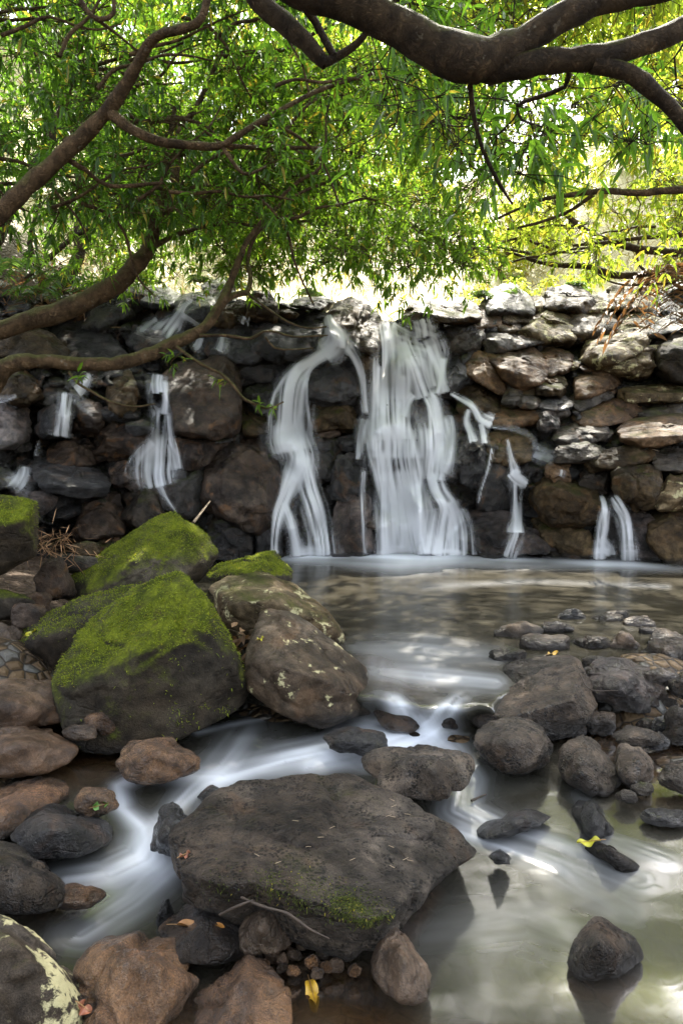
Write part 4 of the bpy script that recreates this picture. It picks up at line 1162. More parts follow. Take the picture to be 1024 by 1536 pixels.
def build_falls():
    for w, runs in STRANDS.values():
        allp = np.concatenate([r[0] for r in runs])
        m = allp[:, 2].max() * .9
        x0, x1 = allp[:, 0].min() - m, allp[:, 0].max() + m
        y0, y1 = allp[:, 1].min() - 8, min(allp[:, 1].max() + 6, 846)
        xs = np.arange(x0, x1, 1.8); ys = np.arange(y0, y1, 2.2)
        X, Yp = np.meshgrid(xs, ys)
        px, py = X.ravel(), Yp.ravel()
        den = np.zeros(len(px))
        for k, (path, stg, fade) in enumerate(runs):
            stg = stg * (1.3 if path[:, 2].mean() < 38 else .9)
            den = 1 - (1 - den) * (1 - np.minimum(stroke_density(px, py, path, stg, fade, k + len(runs)), .97))
        need = den > .012
        D = np.array([hitY(a, b) if n else 0.0 for a, b, n in zip(px, py, need)]).reshape(X.shape)
        dn = need.reshape(X.shape)
        D = np.where(dn, D, wallY(X, Yp))
        for i in range(1, len(ys)): D[i] = np.minimum(D[i], D[i - 1] + .008)
        for it in range(26):
            Z = D.copy()
            Z[1:-1] = (D[:-2] + D[1:-1] + D[2:]) / 3
            Z[:, 1:-1] = (Z[:, :-2] + Z[:, 1:-1] + Z[:, 2:]) / 3
            D = np.minimum(Z, D) if it < 8 else np.minimum(Z, D + .001)
        D = D.ravel() - .014 - .035 * den
        den = sstep(.04, 1.0, den) ** .9 * .97
        q = P(px, py, D)
        f = grid_faces(len(xs), len(ys))
        fk = f[(den[f] > .015).any(1)]
        used = np.unique(fk); mp = np.zeros(len(px), int); mp[used] = np.arange(len(used))
        link('sheet', mesh_np('sheet', q[used], [mp[fk]], FALLMAT, {'veil': den[used]}), w)


w1 = thing('waterfall', 'brightest and widest white fall, split round a tall smooth rock', 'waterfall', 'falls over the rock wall')
strand(w1, [(578, 474, 14), (580, 490, 34), (584, 520, 40), (584, 560, 44), (584, 600, 50), (586, 640, 54), (590, 664, 56), (590, 690, 52)], 1.15)
strand(w1, [(574, 545, 16), (572, 590, 16), (570, 640, 18), (572, 662, 20)], .8)
strand(w1, [(602, 560, 14), (603, 610, 18), (604, 660, 20)], .8)
strand(w1, [(587, 630, 46), (588, 656, 54), (588, 680, 58), (592, 710, 58), (598, 745, 52), (602, 790, 50), (604, 836, 60)], 1.5)
strand(w1, [(575, 672, 22), (574, 710, 16), (573, 760, 16), (576, 836, 24)], .6)
strand(w1, [(600, 700, 26), (610, 750, 36), (618, 800, 40), (625, 836, 46)], .9)
strand(w1, [(586, 484, 40), (612, 500, 46), (640, 508, 50), (662, 516, 24)], .75, (.1, .25))
strand(w1, [(632, 478, 18), (636, 492, 18), (638, 506, 22)], .9)
strand(w1, [(606, 508, 34), (614, 528, 26), (624, 550, 22), (632, 575, 22), (640, 596, 24)], .95)
strand(w1, [(645, 515, 30), (655, 540, 18), (662, 565, 12), (668, 590, 14)], .9)
strand(w1, [(664, 535, 10), (662, 565, 9), (656, 592, 10)], .8)
strand(w1, [(622, 592, 14), (612, 604, 12), (606, 625, 10)], .7)
strand(w1, [(640, 588, 20), (650, 606, 22), (656, 640, 34), (658, 670, 38), (656, 700, 32), (654, 722, 26)], 1.05)
strand(w1, [(672, 620, 12), (676, 650, 14), (672, 690, 14), (664, 710, 14)], .85)
strand(w1, [(648, 706, 20), (656, 735, 22), (668, 760, 26), (664, 790, 32), (658, 836, 46)], 1.0)
strand(w1, [(672, 750, 22), (684, 785, 20), (688, 836, 28)], .7)
w2 = thing('waterfall', 'white fall curling round the glossy dome and forking into legs at the pool', 'waterfall', 'falls over the rock wall')
strand(w2, [(492, 470, 8), (498, 490, 18), (508, 510, 28), (508, 522, 36)], .95)
strand(w2, [(506, 514, 34), (490, 528, 24), (468, 542, 18), (450, 556, 22), (440, 574, 32), (436, 600, 40), (434, 630, 44), (432, 656, 46), (436, 680, 40)], 1.15)
strand(w2, [(432, 625, 38), (434, 650, 44), (440, 668, 48), (446, 688, 44), (440, 712, 28), (430, 740, 20), (418, 770, 14), (412, 800, 9), (410, 836, 9)], 1.0)
strand(w2, [(424, 750, 12), (434, 776, 14), (442, 805, 15), (448, 836, 22)], .95)
strand(w2, [(450, 680, 26), (458, 710, 20), (464, 735, 22), (474, 765, 30), (482, 800, 34), (486, 836, 44)], .95)
strand(w2, [(518, 516, 20), (532, 536, 12), (542, 560, 10), (547, 590, 9), (548, 622, 10)], .9)
w3 = thing('waterfall', 'thin fall fanning into a wide skirt over dark rock beside the brown blocks', 'waterfall', 'falls over the rock wall')
strand(w3, [(238, 560, 24), (236, 575, 30), (238, 590, 30)], .6)
strand(w3, [(228, 572, 8), (226, 600, 12), (236, 622, 20)], .5)
strand(w3, [(246, 570, 8), (248, 600, 8), (246, 622, 16)], .9)
strand(w3, [(243, 612, 28), (241, 640, 24), (239, 660, 30), (237, 690, 62), (236, 712, 70), (240, 732, 40)], .85)
strand(w3, [(254, 618, 8), (256, 650, 8), (262, 680, 18), (266, 705, 20)], .6)
strand(w3, [(234, 665, 18), (218, 680, 16), (204, 700, 16)], .6, (.1, .4))
strand(w3, [(240, 728, 12), (248, 745, 8), (262, 765, 6), (272, 778, 6)], .45, (.0, .4))
w4 = thing('waterfall', 'faint bluish fall on the dark rocks under the crooked branch', 'waterfall', 'falls over the rock wall')
strand(w4, [(134, 558, 12), (126, 572, 22), (112, 584, 40)], .55)
strand(w4, [(98, 586, 26), (96, 610, 20), (94, 640, 20), (92, 656, 36)], .7)
strand(w4, [(112, 594, 12), (130, 612, 20), (150, 630, 16)], .3, (.1, .5))
w5 = thing('waterfall', 'tiny two-thread trickle below the long dark block with a wet rim', 'waterfall', 'falls over the rock wall')
strand(w5, [(60, 660, 6), (57, 672, 8), (55, 684, 10)], .6)
w11 = thing('waterfall', 'short trickle spreading over the rock just above the square mossy block', 'waterfall', 'falls over the rock wall')
strand(w11, [(38, 698, 16), (36, 712, 18), (26, 728, 34), (14, 742, 40)], .6, (.05, .5))
w10 = thing('waterfall', 'thin pale trickle at the frame edge above the rippled silvery rock', 'waterfall', 'falls over the rock wall')
strand(w10, [(-6, 604, 18), (14, 598, 10), (26, 594, 8)], .6)
w6 = thing('waterfall', 'upper chute of white water sliding down smooth rock under the trees', 'waterfall', 'falls over the rock wall')
strand(w6, [(290, 448, 16), (278, 458, 16), (268, 474, 18), (254, 492, 34), (240, 512, 44)], .75, (.05, .3))
strand(w6, [(272, 472, 10), (290, 482, 10), (300, 490, 12)], .4)
strand(w6, [(240, 480, 20), (222, 494, 26), (208, 510, 30)], .45, (.1, .4))
strand(w6, [(336, 502, 10), (334, 518, 16), (330, 528, 20)], .6)
strand(w6, [(302, 505, 12), (298, 518, 16), (286, 528, 24)], .45, (.1, .4))
strand(w6, [(366, 474, 10), (362, 486, 8)], .5); strand(w6, [(374, 474, 6), (372, 490, 6)], .5)
w7 = thing('waterfall', 'short white spout beside the long brown ledge block', 'waterfall', 'falls over the rock wall')
strand(w7, [(672, 588, 5), (690, 598, 9), (704, 606, 14), (712, 616, 16), (720, 630, 22), (738, 638, 26)], 1.0)
strand(w7, [(702, 612, 6), (698, 632, 10), (704, 648, 10), (708, 664, 14)], .9)
strand(w7, [(720, 634, 9), (724, 650, 10), (726, 666, 12)], .8)
strand(w7, [(738, 668, 5), (732, 700, 4), (722, 730, 4), (716, 756, 4)], .7)
w8 = thing('waterfall', 'narrow spout falling straight beside the yellow-green mossy boulders', 'waterfall', 'falls over the rock wall')
strand(w8, [(760, 656, 5), (764, 678, 8), (768, 694, 10), (772, 712, 18)], .9)
strand(w8, [(764, 708, 14), (775, 720, 20), (790, 728, 12)], .9)
strand(w8, [(776, 722, 14), (776, 750, 14), (776, 780, 15), (775, 800, 20)], .95)
strand(w8, [(775, 780, 14), (774, 800, 18), (768, 818, 26), (762, 838, 34)], .5)
strand(w8, [(722, 634, 6), (744, 640, 8), (770, 644, 10), (796, 656, 10), (802, 676, 14)], .35)
strand(w8, [(800, 676, 20), (818, 684, 26), (838, 690, 24)], .45, (.1, .4))
strand(w8, [(842, 704, 14), (840, 716, 16)], .6)
w9 = thing('waterfall', 'low split fall with two strands under the green-grey block', 'waterfall', 'falls over the rock wall')
strand(w9, [(900, 740, 6), (906, 760, 12), (904, 785, 16), (901, 810, 14), (899, 842, 18)], .9)
strand(w9, [(914, 742, 8), (926, 760, 14), (936, 780, 18), (940, 810, 20), (942, 844, 26)], .9)
strand(w9, [(898, 806, 12), (908, 816, 16), (914, 834, 20)], .6)


strand(w1, [(596, 500, 30), (600, 530, 34), (606, 560, 30), (606, 600, 26)], .6)
strand(w1, [(640, 505, 50), (650, 525, 44), (650, 552, 30), (656, 580, 26)], .5)
strand(w1, [(648, 640, 44), (650, 680, 50), (648, 715, 46)], .5)
strand(w1, [(612, 700, 60), (618, 740, 50), (624, 780, 50), (628, 834, 60)], .2)
strand(w1, [(690, 760, 20), (700, 790, 24), (704, 834, 34)], .3)
strand(w2, [(452, 690, 44), (452, 740, 46), (456, 790, 50), (458, 834, 60)], .15)
strand(w2, [(498, 486, 14), (506, 505, 26), (500, 522, 40), (486, 532, 30)], .7)
strand(w1, [(545, 700, 6), (544, 740, 6), (546, 780, 6), (548, 834, 8)], .6)
strand(w1, [(546, 625, 14), (540, 650, 12), (536, 690, 7)], .5)

for w_, x0_, x1_, st_ in [(w1, 560, 640, .75), (w1, 640, 700, .6), (w2, 404, 420, .4), (w2, 436, 500, .65), (w9, 890, 915, .6), (w9, 930, 958, .6)]:
    strand(w_, [(x0_, 831, 8), ((x0_ + x1_) / 2, 828, 17), (x1_, 832, 8)], st_, (.3, .3))
build_falls()

# ------------------------------------------------------------------ trees
def bark_material(name, c1, c2, moss):
    t = NT(name)
    tc = t.n('ShaderNodeTexCoord'); geo = t.n('ShaderNodeNewGeometry')
    co = tc.outputs['Object']
    n1 = t.noise(co, 11, 6, .65, .4); n2 = t.noise(co, 45, 5, .7)
    col = t.mix(t.ss(n1, .3, .7), c1, c2)
    sp = t.n('ShaderNodeSeparateXYZ'); t.put(sp.inputs[0], geo.outputs['Normal'])
    mk = t.ss(t.math('ADD', t.math('MULTIPLY', sp.outputs['Z'], .5), t.noise(co, 6, 5, .65)), .95 - moss, 1.25 - moss)
    col = t.mix(t.math('MULTIPLY', mk, .85), col, t.mix(n2, (.05, .055, .012), (.14, .13, .035)))
    pale = t.ss(t.noise(co, 17, 4, .6), .64, .7)
    col = t.mix(t.math('MULTIPLY', pale, .5), col, (.22, .19, .14))
    n3 = t.noise(t.vmath('MULTIPLY', co, (1, 1, 1)), 26, 6, .75, 1.2)
    h = t.math('ADD', t.math('ADD', n1, t.math('MULTIPLY', n2, .5)), t.math('MULTIPLY', t.ss(n3, .4, .6), .5))
    return t.done(t.principled(Base_Color=col, Roughness=.75, Specular_IOR_Level=.12, Normal=t.bump(h, 1.0, .035)))


def leaf_material(name, dark, light, trans, yellow=0.12, tw=.5, gloss=.4):
    t = NT(name)
    ti = t.attr('tint')
    geo = t.n('ShaderNodeNewGeometry')
    col = t.mix(ti, dark, light)
    tcol = t.mix(ti, tuple(.6 * a for a in trans), trans)
    y = t.ss(ti, 1.0 - yellow, 1.0 - yellow * .6)
    col = t.mix(y, col, (.20, .17, .02)); tcol = t.mix(y, tcol, (.5, .40, .04))
    pr = t.principled(Base_Color=col, Roughness=gloss, Specular_IOR_Level=.35)
    tl = t.n('ShaderNodeBsdfTranslucent'); t.put(tl.inputs[0], tcol)
    m = t.n('ShaderNodeMixShader'); m.inputs[0].default_value = tw
    t.put(m.inputs[1], pr); t.put(m.inputs[2], tl.outputs[0])
    return t.done(m.outputs[0])


def leaves_mesh(name, base, dirs, L, Wd, mat, droop=.35, seed=1):
    """one lance-shaped, folded, drooping leaf at each base point"""
    r = np.random.default_rng(seed)
    n = len(base)
    L = L * r.uniform(.45, 1.5, n); Wd = Wd * r.uniform(.75, 1.2, n)
    d = dirs / np.linalg.norm(dirs, axis=1)[:, None]
    up = np.array([0, 0, 1.0]) + r.normal(size=(n, 3)) * .35
    s = np.cross(d, up); s /= np.linalg.norm(s, axis=1)[:, None] + 1e-9
    nn = np.cross(s, d)
    dr = droop * r.uniform(.4, 1.6, n)

    def pt(t, w, up_):
        return base + d * (L * t)[:, None] + s * (Wd * w)[:, None] + nn * (Wd * up_)[:, None] - np.array([0, 0, 1.0]) * (L * dr * t * t)[:, None]
    o = np.ones(n)
    v = np.stack([pt(0 * o, 0 * o, 0 * o), pt(.3 * o, .5 * o, .18 * o), pt(.3 * o, -.5 * o, .18 * o), pt(.66 * o, .40 * o, .15 * o), pt(.66 * o, -.40 * o, .15 * o), pt(o, 0 * o, 0 * o),
                  pt(.3 * o, 0 * o, 0 * o), pt(.66 * o, 0 * o, 0 * o)], 1)
    i = np.arange(n)[:, None] * 8
    tri = np.concatenate([i + [0, 6, 1], i + [0, 2, 6], i + [3, 7, 5], i + [7, 4, 5]])
    quad = np.concatenate([i + [1, 6, 7, 3], i + [6, 2, 4, 7]])
    ti = np.repeat(r.random(n), 8)
    return mesh_np(name, v.reshape(-1, 3), [tri, quad], mat, {'tint': ti}, smooth=False)


def tube(path, sides=8, bump=.06, seed=0):
    """path: (x, y, z, radius) rows -> verts, quads"""
    a = np.asarray(path, float)
    n = len(a)
    t = np.gradient(a[:, :3], axis=0); t /= np.linalg.norm(t, axis=1)[:, None] + 1e-9
    u = np.zeros((n, 3)); ref = np.array([0.3, 0.5, 0.8])
    u0 = np.cross(t[0], ref); u0 /= np.linalg.norm(u0)
    u[0] = u0
    for i in range(1, n):
        w = u[i - 1] - t[i] * (u[i - 1] @ t[i]); u[i] = w / (np.linalg.norm(w) + 1e-9)
    v = np.cross(t, u)
    an = np.arange(sides) / sides * 2 * math.pi
    ring = a[:, None, :3] + a[:, None, 3:4] * (np.cos(an)[None, :, None] * u[:, None] + np.sin(an)[None, :, None] * v[:, None])
    if bump:
        nz = fbm(ring.reshape(-1, 3) / (np.repeat(a[:, 3], sides)[:, None] * 2.2 + .01) + seed, 3, 3).reshape(n, sides)
        ring = a[:, None, :3] + (ring - a[:, None, :3]) * (1 + bump * 2 * nz)[..., None]
    i = np.arange(n * sides).reshape(n, sides)
    j = np.roll(i, -1, 1)
    f = np.stack([i[:-1], j[:-1], j[1:], i[1:]], -1).reshape(-1, 4)
    return ring.reshape(-1, 3), f


class Tree:
    def __init__(s, name, label, bark, leafmat, cat='tree', group=None, seed=0):
        s.root = thing(name, label, cat, group)
        s.bark, s.leafmat = bark, leafmat
        s.V, s.Fq, s.nv = [], [], 0
        s.nodes, s.nr = [], []
        s.rng = np.random.default_rng(seed)
        s.lb, s.ld = [], []

    def add(s, path, sides=8, bump=.06, nodes=True):
        v, f = tube(path, max(sides, 5) if sides < 8 else sides + 6, bump)
        s.V.append(v); s.Fq.append(f + s.nv); s.nv += len(v)
        if nodes:
            a = np.asarray(path)
            s.nodes.append(a[:, :3]); s.nr.append(a[:, 3])

    def limb(s, pix, sides=12, world0=None, step=.045, bump=.085, nodes=True):
        """pix rows: photo x, photo y, distance, thickness in photo pixels"""
        a = np.array(pix, float)
        q = np.concatenate([P(a[:, 0], a[:, 1], a[:, 2]), (a[:, 3] * a[:, 2] / F / 2 * .76)[:, None]], 1)
        if world0 is not None: q = np.concatenate([np.array(world0, float), q])
        c = catmull(q, step)
        c[:, 3] = np.maximum(c[:, 3], .0025)
        k = c[:, :3] / .30
        c[:, :3] += c[:, 3:4] * .25 * np.stack([vnoise(k, 1), vnoise(k, 2), vnoise(k, 3)], 1)
        s.add(c, sides, bump, nodes)

    def grow(s, targets, r0=.012, sag=.06, keep=None):
        """branches from the nearest wood to every target point, each then part of the wood"""
        N = np.concatenate(s.nodes); R = np.concatenate(s.nr)
        cap = len(N) + 12 * len(targets) + 10
        bufN = np.empty((cap, 3)); bufR = np.empty(cap); m = len(N)
        bufN[:m] = N; bufR[:m] = R
        d0 = np.array([np.min(((N - t) ** 2).sum(1)) for t in targets])
        ends = []
        for k in np.argsort(d0):
            tg = targets[k]
            dd = np.sqrt(((bufN[:m] - tg) ** 2).sum(1)) - 3.0 * np.minimum(bufR[:m], .03)
            i = int(np.argmin(dd))
            L = np.linalg.norm(bufN[i] - tg)
            if L < .03: continue
            st = bufN[i].copy(); rr = min(bufR[i] * .72, .003 + r0 * min(1, L / 1.2))
            n = max(4, int(L / .12)); n = min(n, 11)
            tt = np.linspace(0, 1, n)
            side = s.rng.normal(size=3); side[2] *= .5
            path = st + (tg - st) * tt[:, None] + (side * L * .10)[None] * np.sin(tt * math.pi)[:, None] + np.array([0, 0, sag * L])[None] * np.sin(tt * math.pi)[:, None]
            path[1:-1] += s.rng.normal(size=(n - 2, 3)) * .018 * min(1, L)
            rad = rr + (.0034 - rr) * tt
            s.add(np.concatenate([path, rad[:, None]], 1), 5, 0, False)
            bufN[m:m + n] = path; bufR[m:m + n] = rad; m += n
            ends.append((tg, path[-1] - path[-2]))
        s.nodes = [bufN[:m].copy()]; s.nr = [bufR[:m].copy()]
        return ends

    def leaf_out(s, ends, clusters=8, spread=.22, per=8, L=.09, droopdir=.25):
        r = s.rng
        segs = []
        for e, d in ends:
            d = d / (np.linalg.norm(d) + 1e-9)
            for _ in range(clusters):
                c = e + r.normal(size=3) * spread * np.array([1, 1, .7])
                ax = c - e; ax = ax / (np.linalg.norm(ax) + 1e-9) * .8 + d * .4 - np.array([0, 0, droopdir])
                ax /= np.linalg.norm(ax)
                segs.append((e, c))
                n = max(3, int(r.normal(per, 2)))
                b = c - ax[None] * r.uniform(0, L * 1.1, n)[:, None]
                w = r.normal(size=(n, 3)); w -= (w @ ax)[:, None] * ax[None]
                w /= np.linalg.norm(w, axis=1)[:, None] + 1e-9
                dirs = ax[None] * r.uniform(.2, .9, n)[:, None] + w * r.uniform(.5, 1.0, n)[:, None] - np.array([[0, 0, droopdir * .6]])
                s.lb.append(b); s.ld.append(dirs)
        if segs:
            a = np.array([x[0] for x in segs]); b = np.array([x[1] for x in segs])
            t = b - a; t /= np.linalg.norm(t, axis=1)[:, None] + 1e-9
            u = np.cross(t, [0.31, .2, .9]); u /= np.linalg.norm(u, axis=1)[:, None] + 1e-9
            v = np.cross(t, u)
            rings = []
            mid = (a + b) / 2 + r.normal(size=a.shape) * .02
            for c, rr in ((a, .0032), (mid, .0026), (b, .0016)):
                rings.append(np.stack([c + rr * (math.cos(q) * u + math.sin(q) * v) for q in (0, 2.094, 4.189)], 1))
            R = np.stack(rings, 1)                      # n,3 rings,3 pts,3
            n = len(a)
            i = np.arange(n * 9).reshape(n, 3, 3); j = np.roll(i, -1, 2)
            f = np.stack([i[:, :-1], j[:, :-1], j[:, 1:], i[:, 1:]], -1).reshape(-1, 4)
            s.V.append(R.reshape(-1, 3)); s.Fq.append(f + s.nv); s.nv += n * 9

    def finish(s, L=.09, W=.026, droop=.3):
        link('trunk', mesh_np('trunk', np.concatenate(s.V), [np.concatenate(s.Fq)], s.bark), s.root)
        if s.lb:
            b = np.concatenate(s.lb); d = np.concatenate(s.ld)
            link('crown', leaves_mesh('crown', b, d, L, W, s.leafmat, droop, int(s.rng.integers(1e6))), s.root)
            return len(b)


def region(r, x0, y0, x1, y1, Y0, Y1, n, clump=.9, thr=-.1, seed=0):
    """points spread in clumps through a volume seen between these photo bounds"""
    out = []
    got = 0
    while got < n:
        px = r.uniform(x0, x1, n); py = r.uniform(y0, y1, n); Y = r.uniform(Y0, Y1, n)
        q = P(px, py, Y)
        k = vnoise(q / clump + seed * 5.1, 77) + .5 * vnoise(q / (clump * .4) + seed, 78)
        q = q[k > thr]
        out.append(q); got += len(q)
    return np.concatenate(out)[:n]


BK = bark_material('mossy_branch_bark', (.045, .027, .013), (.16, .098, .050), .36)
BKD = bark_material('dark_branch_bark', (.020, .013, .008), (.085, .056, .031), .3)
LFA = leaf_material('deep_green_leaf', (.022, .052, .007), (.055, .11, .012), (.15, .31, .02), .05, .52)
LFB = leaf_material('mid_green_leaf', (.03, .065, .008), (.085, .15, .016), (.28, .48, .03), .07, .58)
LFC = leaf_material('dark_lance_leaf', (.018, .045, .008), (.05, .11, .014), (.20, .40, .025), .04, .5, .36)
LFD = leaf_material('light_green_leaf', (.04, .075, .010), (.09, .15, .018), (.52, .66, .05), .16, .64)
LFY = leaf_material('sunlit_yellow_green_leaf', (.06, .10, .012), (.12, .17, .02), (.66, .74, .08), .16, .68)

nl = 0
# --- tree with the forked brown limb
ta = Tree('forked_tree', 'tree with a forked brown limb rising into dense green leaves', BK, LFA, seed=11)
ta.limb([(-330, 640, 3.9, 74), (-120, 450, 4.0, 48), (0, 318, 4.1, 36), (100, 225, 4.2, 30), (163, 165, 4.2, 27), (205, 100, 4.1, 20), (235, 55, 4.0, 18), (295, 35, 3.9, 15), (312, -10, 3.9, 13), (340, -140, 3.8, 10), (420, -330, 3.8, 8)], world0=[(-3.7, 3.9, .1, .2)])
ta.limb([(160, 163, 4.2, 22), (200, 195, 4.2, 19), (250, 215, 4.25, 17), (325, 220, 4.3, 15), (350, 208, 4.3, 12), (420, 165, 4.4, 9), (480, 135, 4.6, 8), (560, 110, 4.8, 5)])
ta.limb([(330, 218, 4.3, 9), (400, 222, 4.5, 8), (480, 222, 4.6, 6)]); ta.limb([(335, 222, 4.3, 8), (365, 260, 4.3, 7), (400, 250, 4.4, 4)])
ta.limb([(90, 232, 4.2, 11), (130, 255, 4.3, 9), (165, 278, 4.4, 8), (245, 274, 4.5, 6)])
ta.limb([(110, -20, 3.9, 9), (130, 15, 3.9, 10), (150, 30, 3.9, 9), (172, 20, 3.9, 8), (168, -20, 3.9, 8)]); ta.limb([(145, 28, 3.9, 8), (180, 55, 4., 5), (208, 78, 4.1, 4)])
ta.limb([(-60, 400, 4.0, 26), (-40, 200, 4.1, 20), (-20, 60, 4.2, 14), (10, -80, 4.3, 10)])
e = ta.grow(region(ta.rng, -160, -190, 520, 330, 4.4, 6.8, 260, .8, .0, 1), .011)
ta.leaf_out(e, 9, .20, 9, .075)
e = ta.grow(region(ta.rng, -400, -900, 700, -150, 3.4, 6.5, 90, 1.2, -.3, 2), .012)
ta.leaf_out(e, 9, .26, 9, .10)
for k in range(34):
    x0 = ta.rng.uniform(-60, 420); y0 = ta.rng.uniform(20, 330); Y0 = ta.rng.uniform(4.2, 5.6); a0 = ta.rng.uniform(-.7, .5); px_, py_ = x0, y0; pth = []
    for q_ in range(6):
        pth.append((px_, py_, Y0 + .04 * q_, 8 - q_)); a0 += ta.rng.normal() * .35; px_ += 38 * math.cos(a0); py_ += 38 * math.sin(a0)
    ta.limb(pth, 6)
ta.finish(.070, .021)
# --- low tree whose mossy limbs cross in front of the wall
tb = Tree('leaning_tree', 'low tree whose mossy crooked limbs lean across the falls', BK, LFB, seed=12)
tb.limb([(-140, 515, 5.0, 44), (0, 496, 5.1, 38), (60, 476, 5.2, 37), (130, 452, 5.3, 37), (188, 416, 5.4, 34), (225, 372, 5.5, 27), (238, 310, 5.6, 21), (262, 270, 5.7, 20), (270, 200, 5.8, 14), (300, 150, 5.9, 10), (340, 60, 6.0, 8), (390, -60, 6.0, 6)], world0=[(-3.6, 4.9, .2, .17), (-3.5, 5.0, 1.2, .14)])
tb.limb([(-60, 660, 4.65, 40), (-16, 590, 4.6, 38), (10, 550, 4.6, 33), (45, 541, 4.6, 27), (120, 548, 4.7, 25), (190, 545, 4.8, 27), (250, 520, 4.9, 25), (300, 495, 5.0, 21), (330, 455, 5.1, 18), (345, 425, 5.2, 15), (360, 385, 5.3, 12), (378, 350, 5.4, 9), (430, 300, 5.5, 7), (520, 260, 5.8, 5)], world0=[(-2.9, 4.7, .1, .16)])
tb.limb([(236, 330, 5.6, 16), (252, 290, 5.7, 14), (250, 240, 5.8, 10), (262, 160, 5.9, 8)])
tb.limb([(325, 462, 5.1, 9), (350, 442, 5.2, 12), (370, 438, 5.25, 11), (376, 415, 5.3, 9), (372, 385, 5.4, 8), (390, 345, 5.5, 6), (440, 320, 5.6, 5)])
tb.limb([(300, 503, 4.95, 7), (340, 503, 4.9, 6), (375, 508, 4.9, 6), (395, 497, 4.9, 5), (415, 498, 4.9, 4), (440, 505, 4.9, 4), (492, 503, 4.95, 3)], 6)
tb.limb([(398, 505, 4.9, 4), (412, 522, 4.9, 4), (440, 524, 4.9, 3), (470, 522, 4.9, 2)], 6)
tb.limb([(370, 440, 5.2, 5), (400, 462, 5.1, 4), (430, 482, 5.0, 4), (460, 492, 5., 3), (490, 490, 5.0, 3)], 6)
tb.limb([(265, 520, 4.85, 7), (300, 545, 4.8, 6), (330, 560, 4.8, 6), (352, 580, 4.75, 6), (362, 595, 4.75, 6), (378, 604, 4.75, 6), (400, 613, 4.75, 4), (425, 603, 4.8, 3)], 6)
tb.limb([(104, 558, 4.6, 6), (116, 574, 4.55, 5), (140, 588, 4.5, 5), (165, 602, 4.5, 5), (200, 610, 4.5, 4), (232, 606, 4.55, 3)], 6)
tb.limb([(225, 374, 5.5, 10), (270, 350, 5.7, 9), (330, 335, 5.9, 8), (400, 338, 6.1, 6), (470, 330, 6.3, 5)]); tb.limb([(236, 320, 5.6, 10), (300, 300, 5.9, 8), (370, 275, 6.1, 7), (460, 265, 6.3, 5), (560, 300, 6.6, 4)])
e = tb.grow(np.concatenate([region(tb.rng, 170, 60, 470, 330, 5.2, 7.6, 150, .8, -.1, 3), region(tb.rng, 60, 330, 470, 420, 6.6, 8.8, 60, .6, -.02, 33)]), .010)
e += tb.grow(region(tb.rng, 330, 90, 720, 405, 5.4, 8.0, 250, .8, -.06, 4), .010)
tb.leaf_out(e, 9, .21, 9, .07)
e = tb.grow(region(tb.rng, 100, -560, 850, 20, 4.6, 8.5, 170, 1.2, -.3, 5), .012)
tb.leaf_out(e, 9, .28, 9, .10)
def overhead(r, x0, y0, x1, y1, lev, n, z0=4.6, z1=8.5):  # leaf points set up the sun's path, added to shade the given area
    px = r.uniform(x0, x1, n); py = r.uniform(y0, y1, n)
    q = G(px, py, lev) if lev is not None else P(px, py, wallY(px, py))
    zt = r.uniform(z0, z1, n)
    q = q + np.array(sdir)[None] * ((zt - q[:, 2]) / sdir.z)[:, None]
    return q + r.normal(size=q.shape) * .12


e = tb.grow(np.concatenate([overhead(tb.rng, 150, 1130, 720, 1450, .25, 90), overhead(tb.rng, 300, 850, 620, 1080, .3, 40, 5.0, 9), overhead(tb.rng, -60, 440, 500, 660, None, 110, 6.5, 10.5)]), .012)  # clusters added to keep sun patches off boulders, pool and wall
tb.leaf_out(e, 8, .27, 9, .11)
# sprigs of leaves low on the hanging twigs
lo = [P(364, 502, 4.88), P(376, 508, 4.88), P(256, 545, 4.8), P(262, 538, 4.8), P(118, 566, 4.5), P(340, 575, 4.75), P(404, 612, 4.72), P(388, 606, 4.72), P(580, 440, 6.0), P(600, 468, 6.0), P(606, 456, 6.0), P(570, 430, 6.0), P(616, 475, 6.1)]
e = tb.grow(np.array(lo), .004)
tb.leaf_out(e, 2, .03, 6, .06)
tb.finish(.068, .020)
# --- thick dark limb overhead
tcx = Tree('overhanging_tree', 'tree with a thick dark limb arching overhead and forking beside the drooping leaves', BKD, LFC, seed=13)
tcx.limb([(250, -260, 2.3, 106), (380, -90, 2.45, 88), (450, -22, 2.5, 74), (520, 8, 2.5, 69), (600, 42, 2.5, 67), (670, 75, 2.5, 74), (715, 88, 2.5, 72), (780, 62, 2.5, 53), (850, 22, 2.5, 48), (930, 0, 2.5, 37), (1024, -18, 2.5, 32), (1180, -60, 2.5, 23)], 20, world0=[(-2.3, .6, .2, .26), (-2.1, 1.1, 1.6, .21), (-1.7, 1.7, 2.8, .17)])
tcx.limb([(690, 84, 2.52, 53), (740, 100, 2.52, 55), (790, 94, 2.5, 48), (850, 88, 2.5, 42), (900, 84, 2.5, 39), (960, 66, 2.5, 40), (1024, 42, 2.5, 37), (1120, -20, 2.5, 32), (1250, -120, 2.5, 25)], 16)
tcx.limb([(885, 92, 2.5, 37), (940, 108, 2.5, 32), (985, 140, 2.5, 28), (1030, 190, 2.5, 26), (1090, 290, 2.5, 23), (1180, 420, 2.5, 21)], 14)
tcx.limb([(340, -70, 2.75, 40), (385, 0, 2.8, 38), (440, 46, 2.8, 36), (488, 96, 2.8, 24)], 12); tcx.limb([(484, 96, 2.8, 16), (520, 76, 2.8, 14), (548, 50, 2.75, 12), (560, 10, 2.7, 10)]); tcx.limb([(446, -6, 2.7, 18), (470, 30, 2.8, 15), (500, 84, 2.8, 14)])
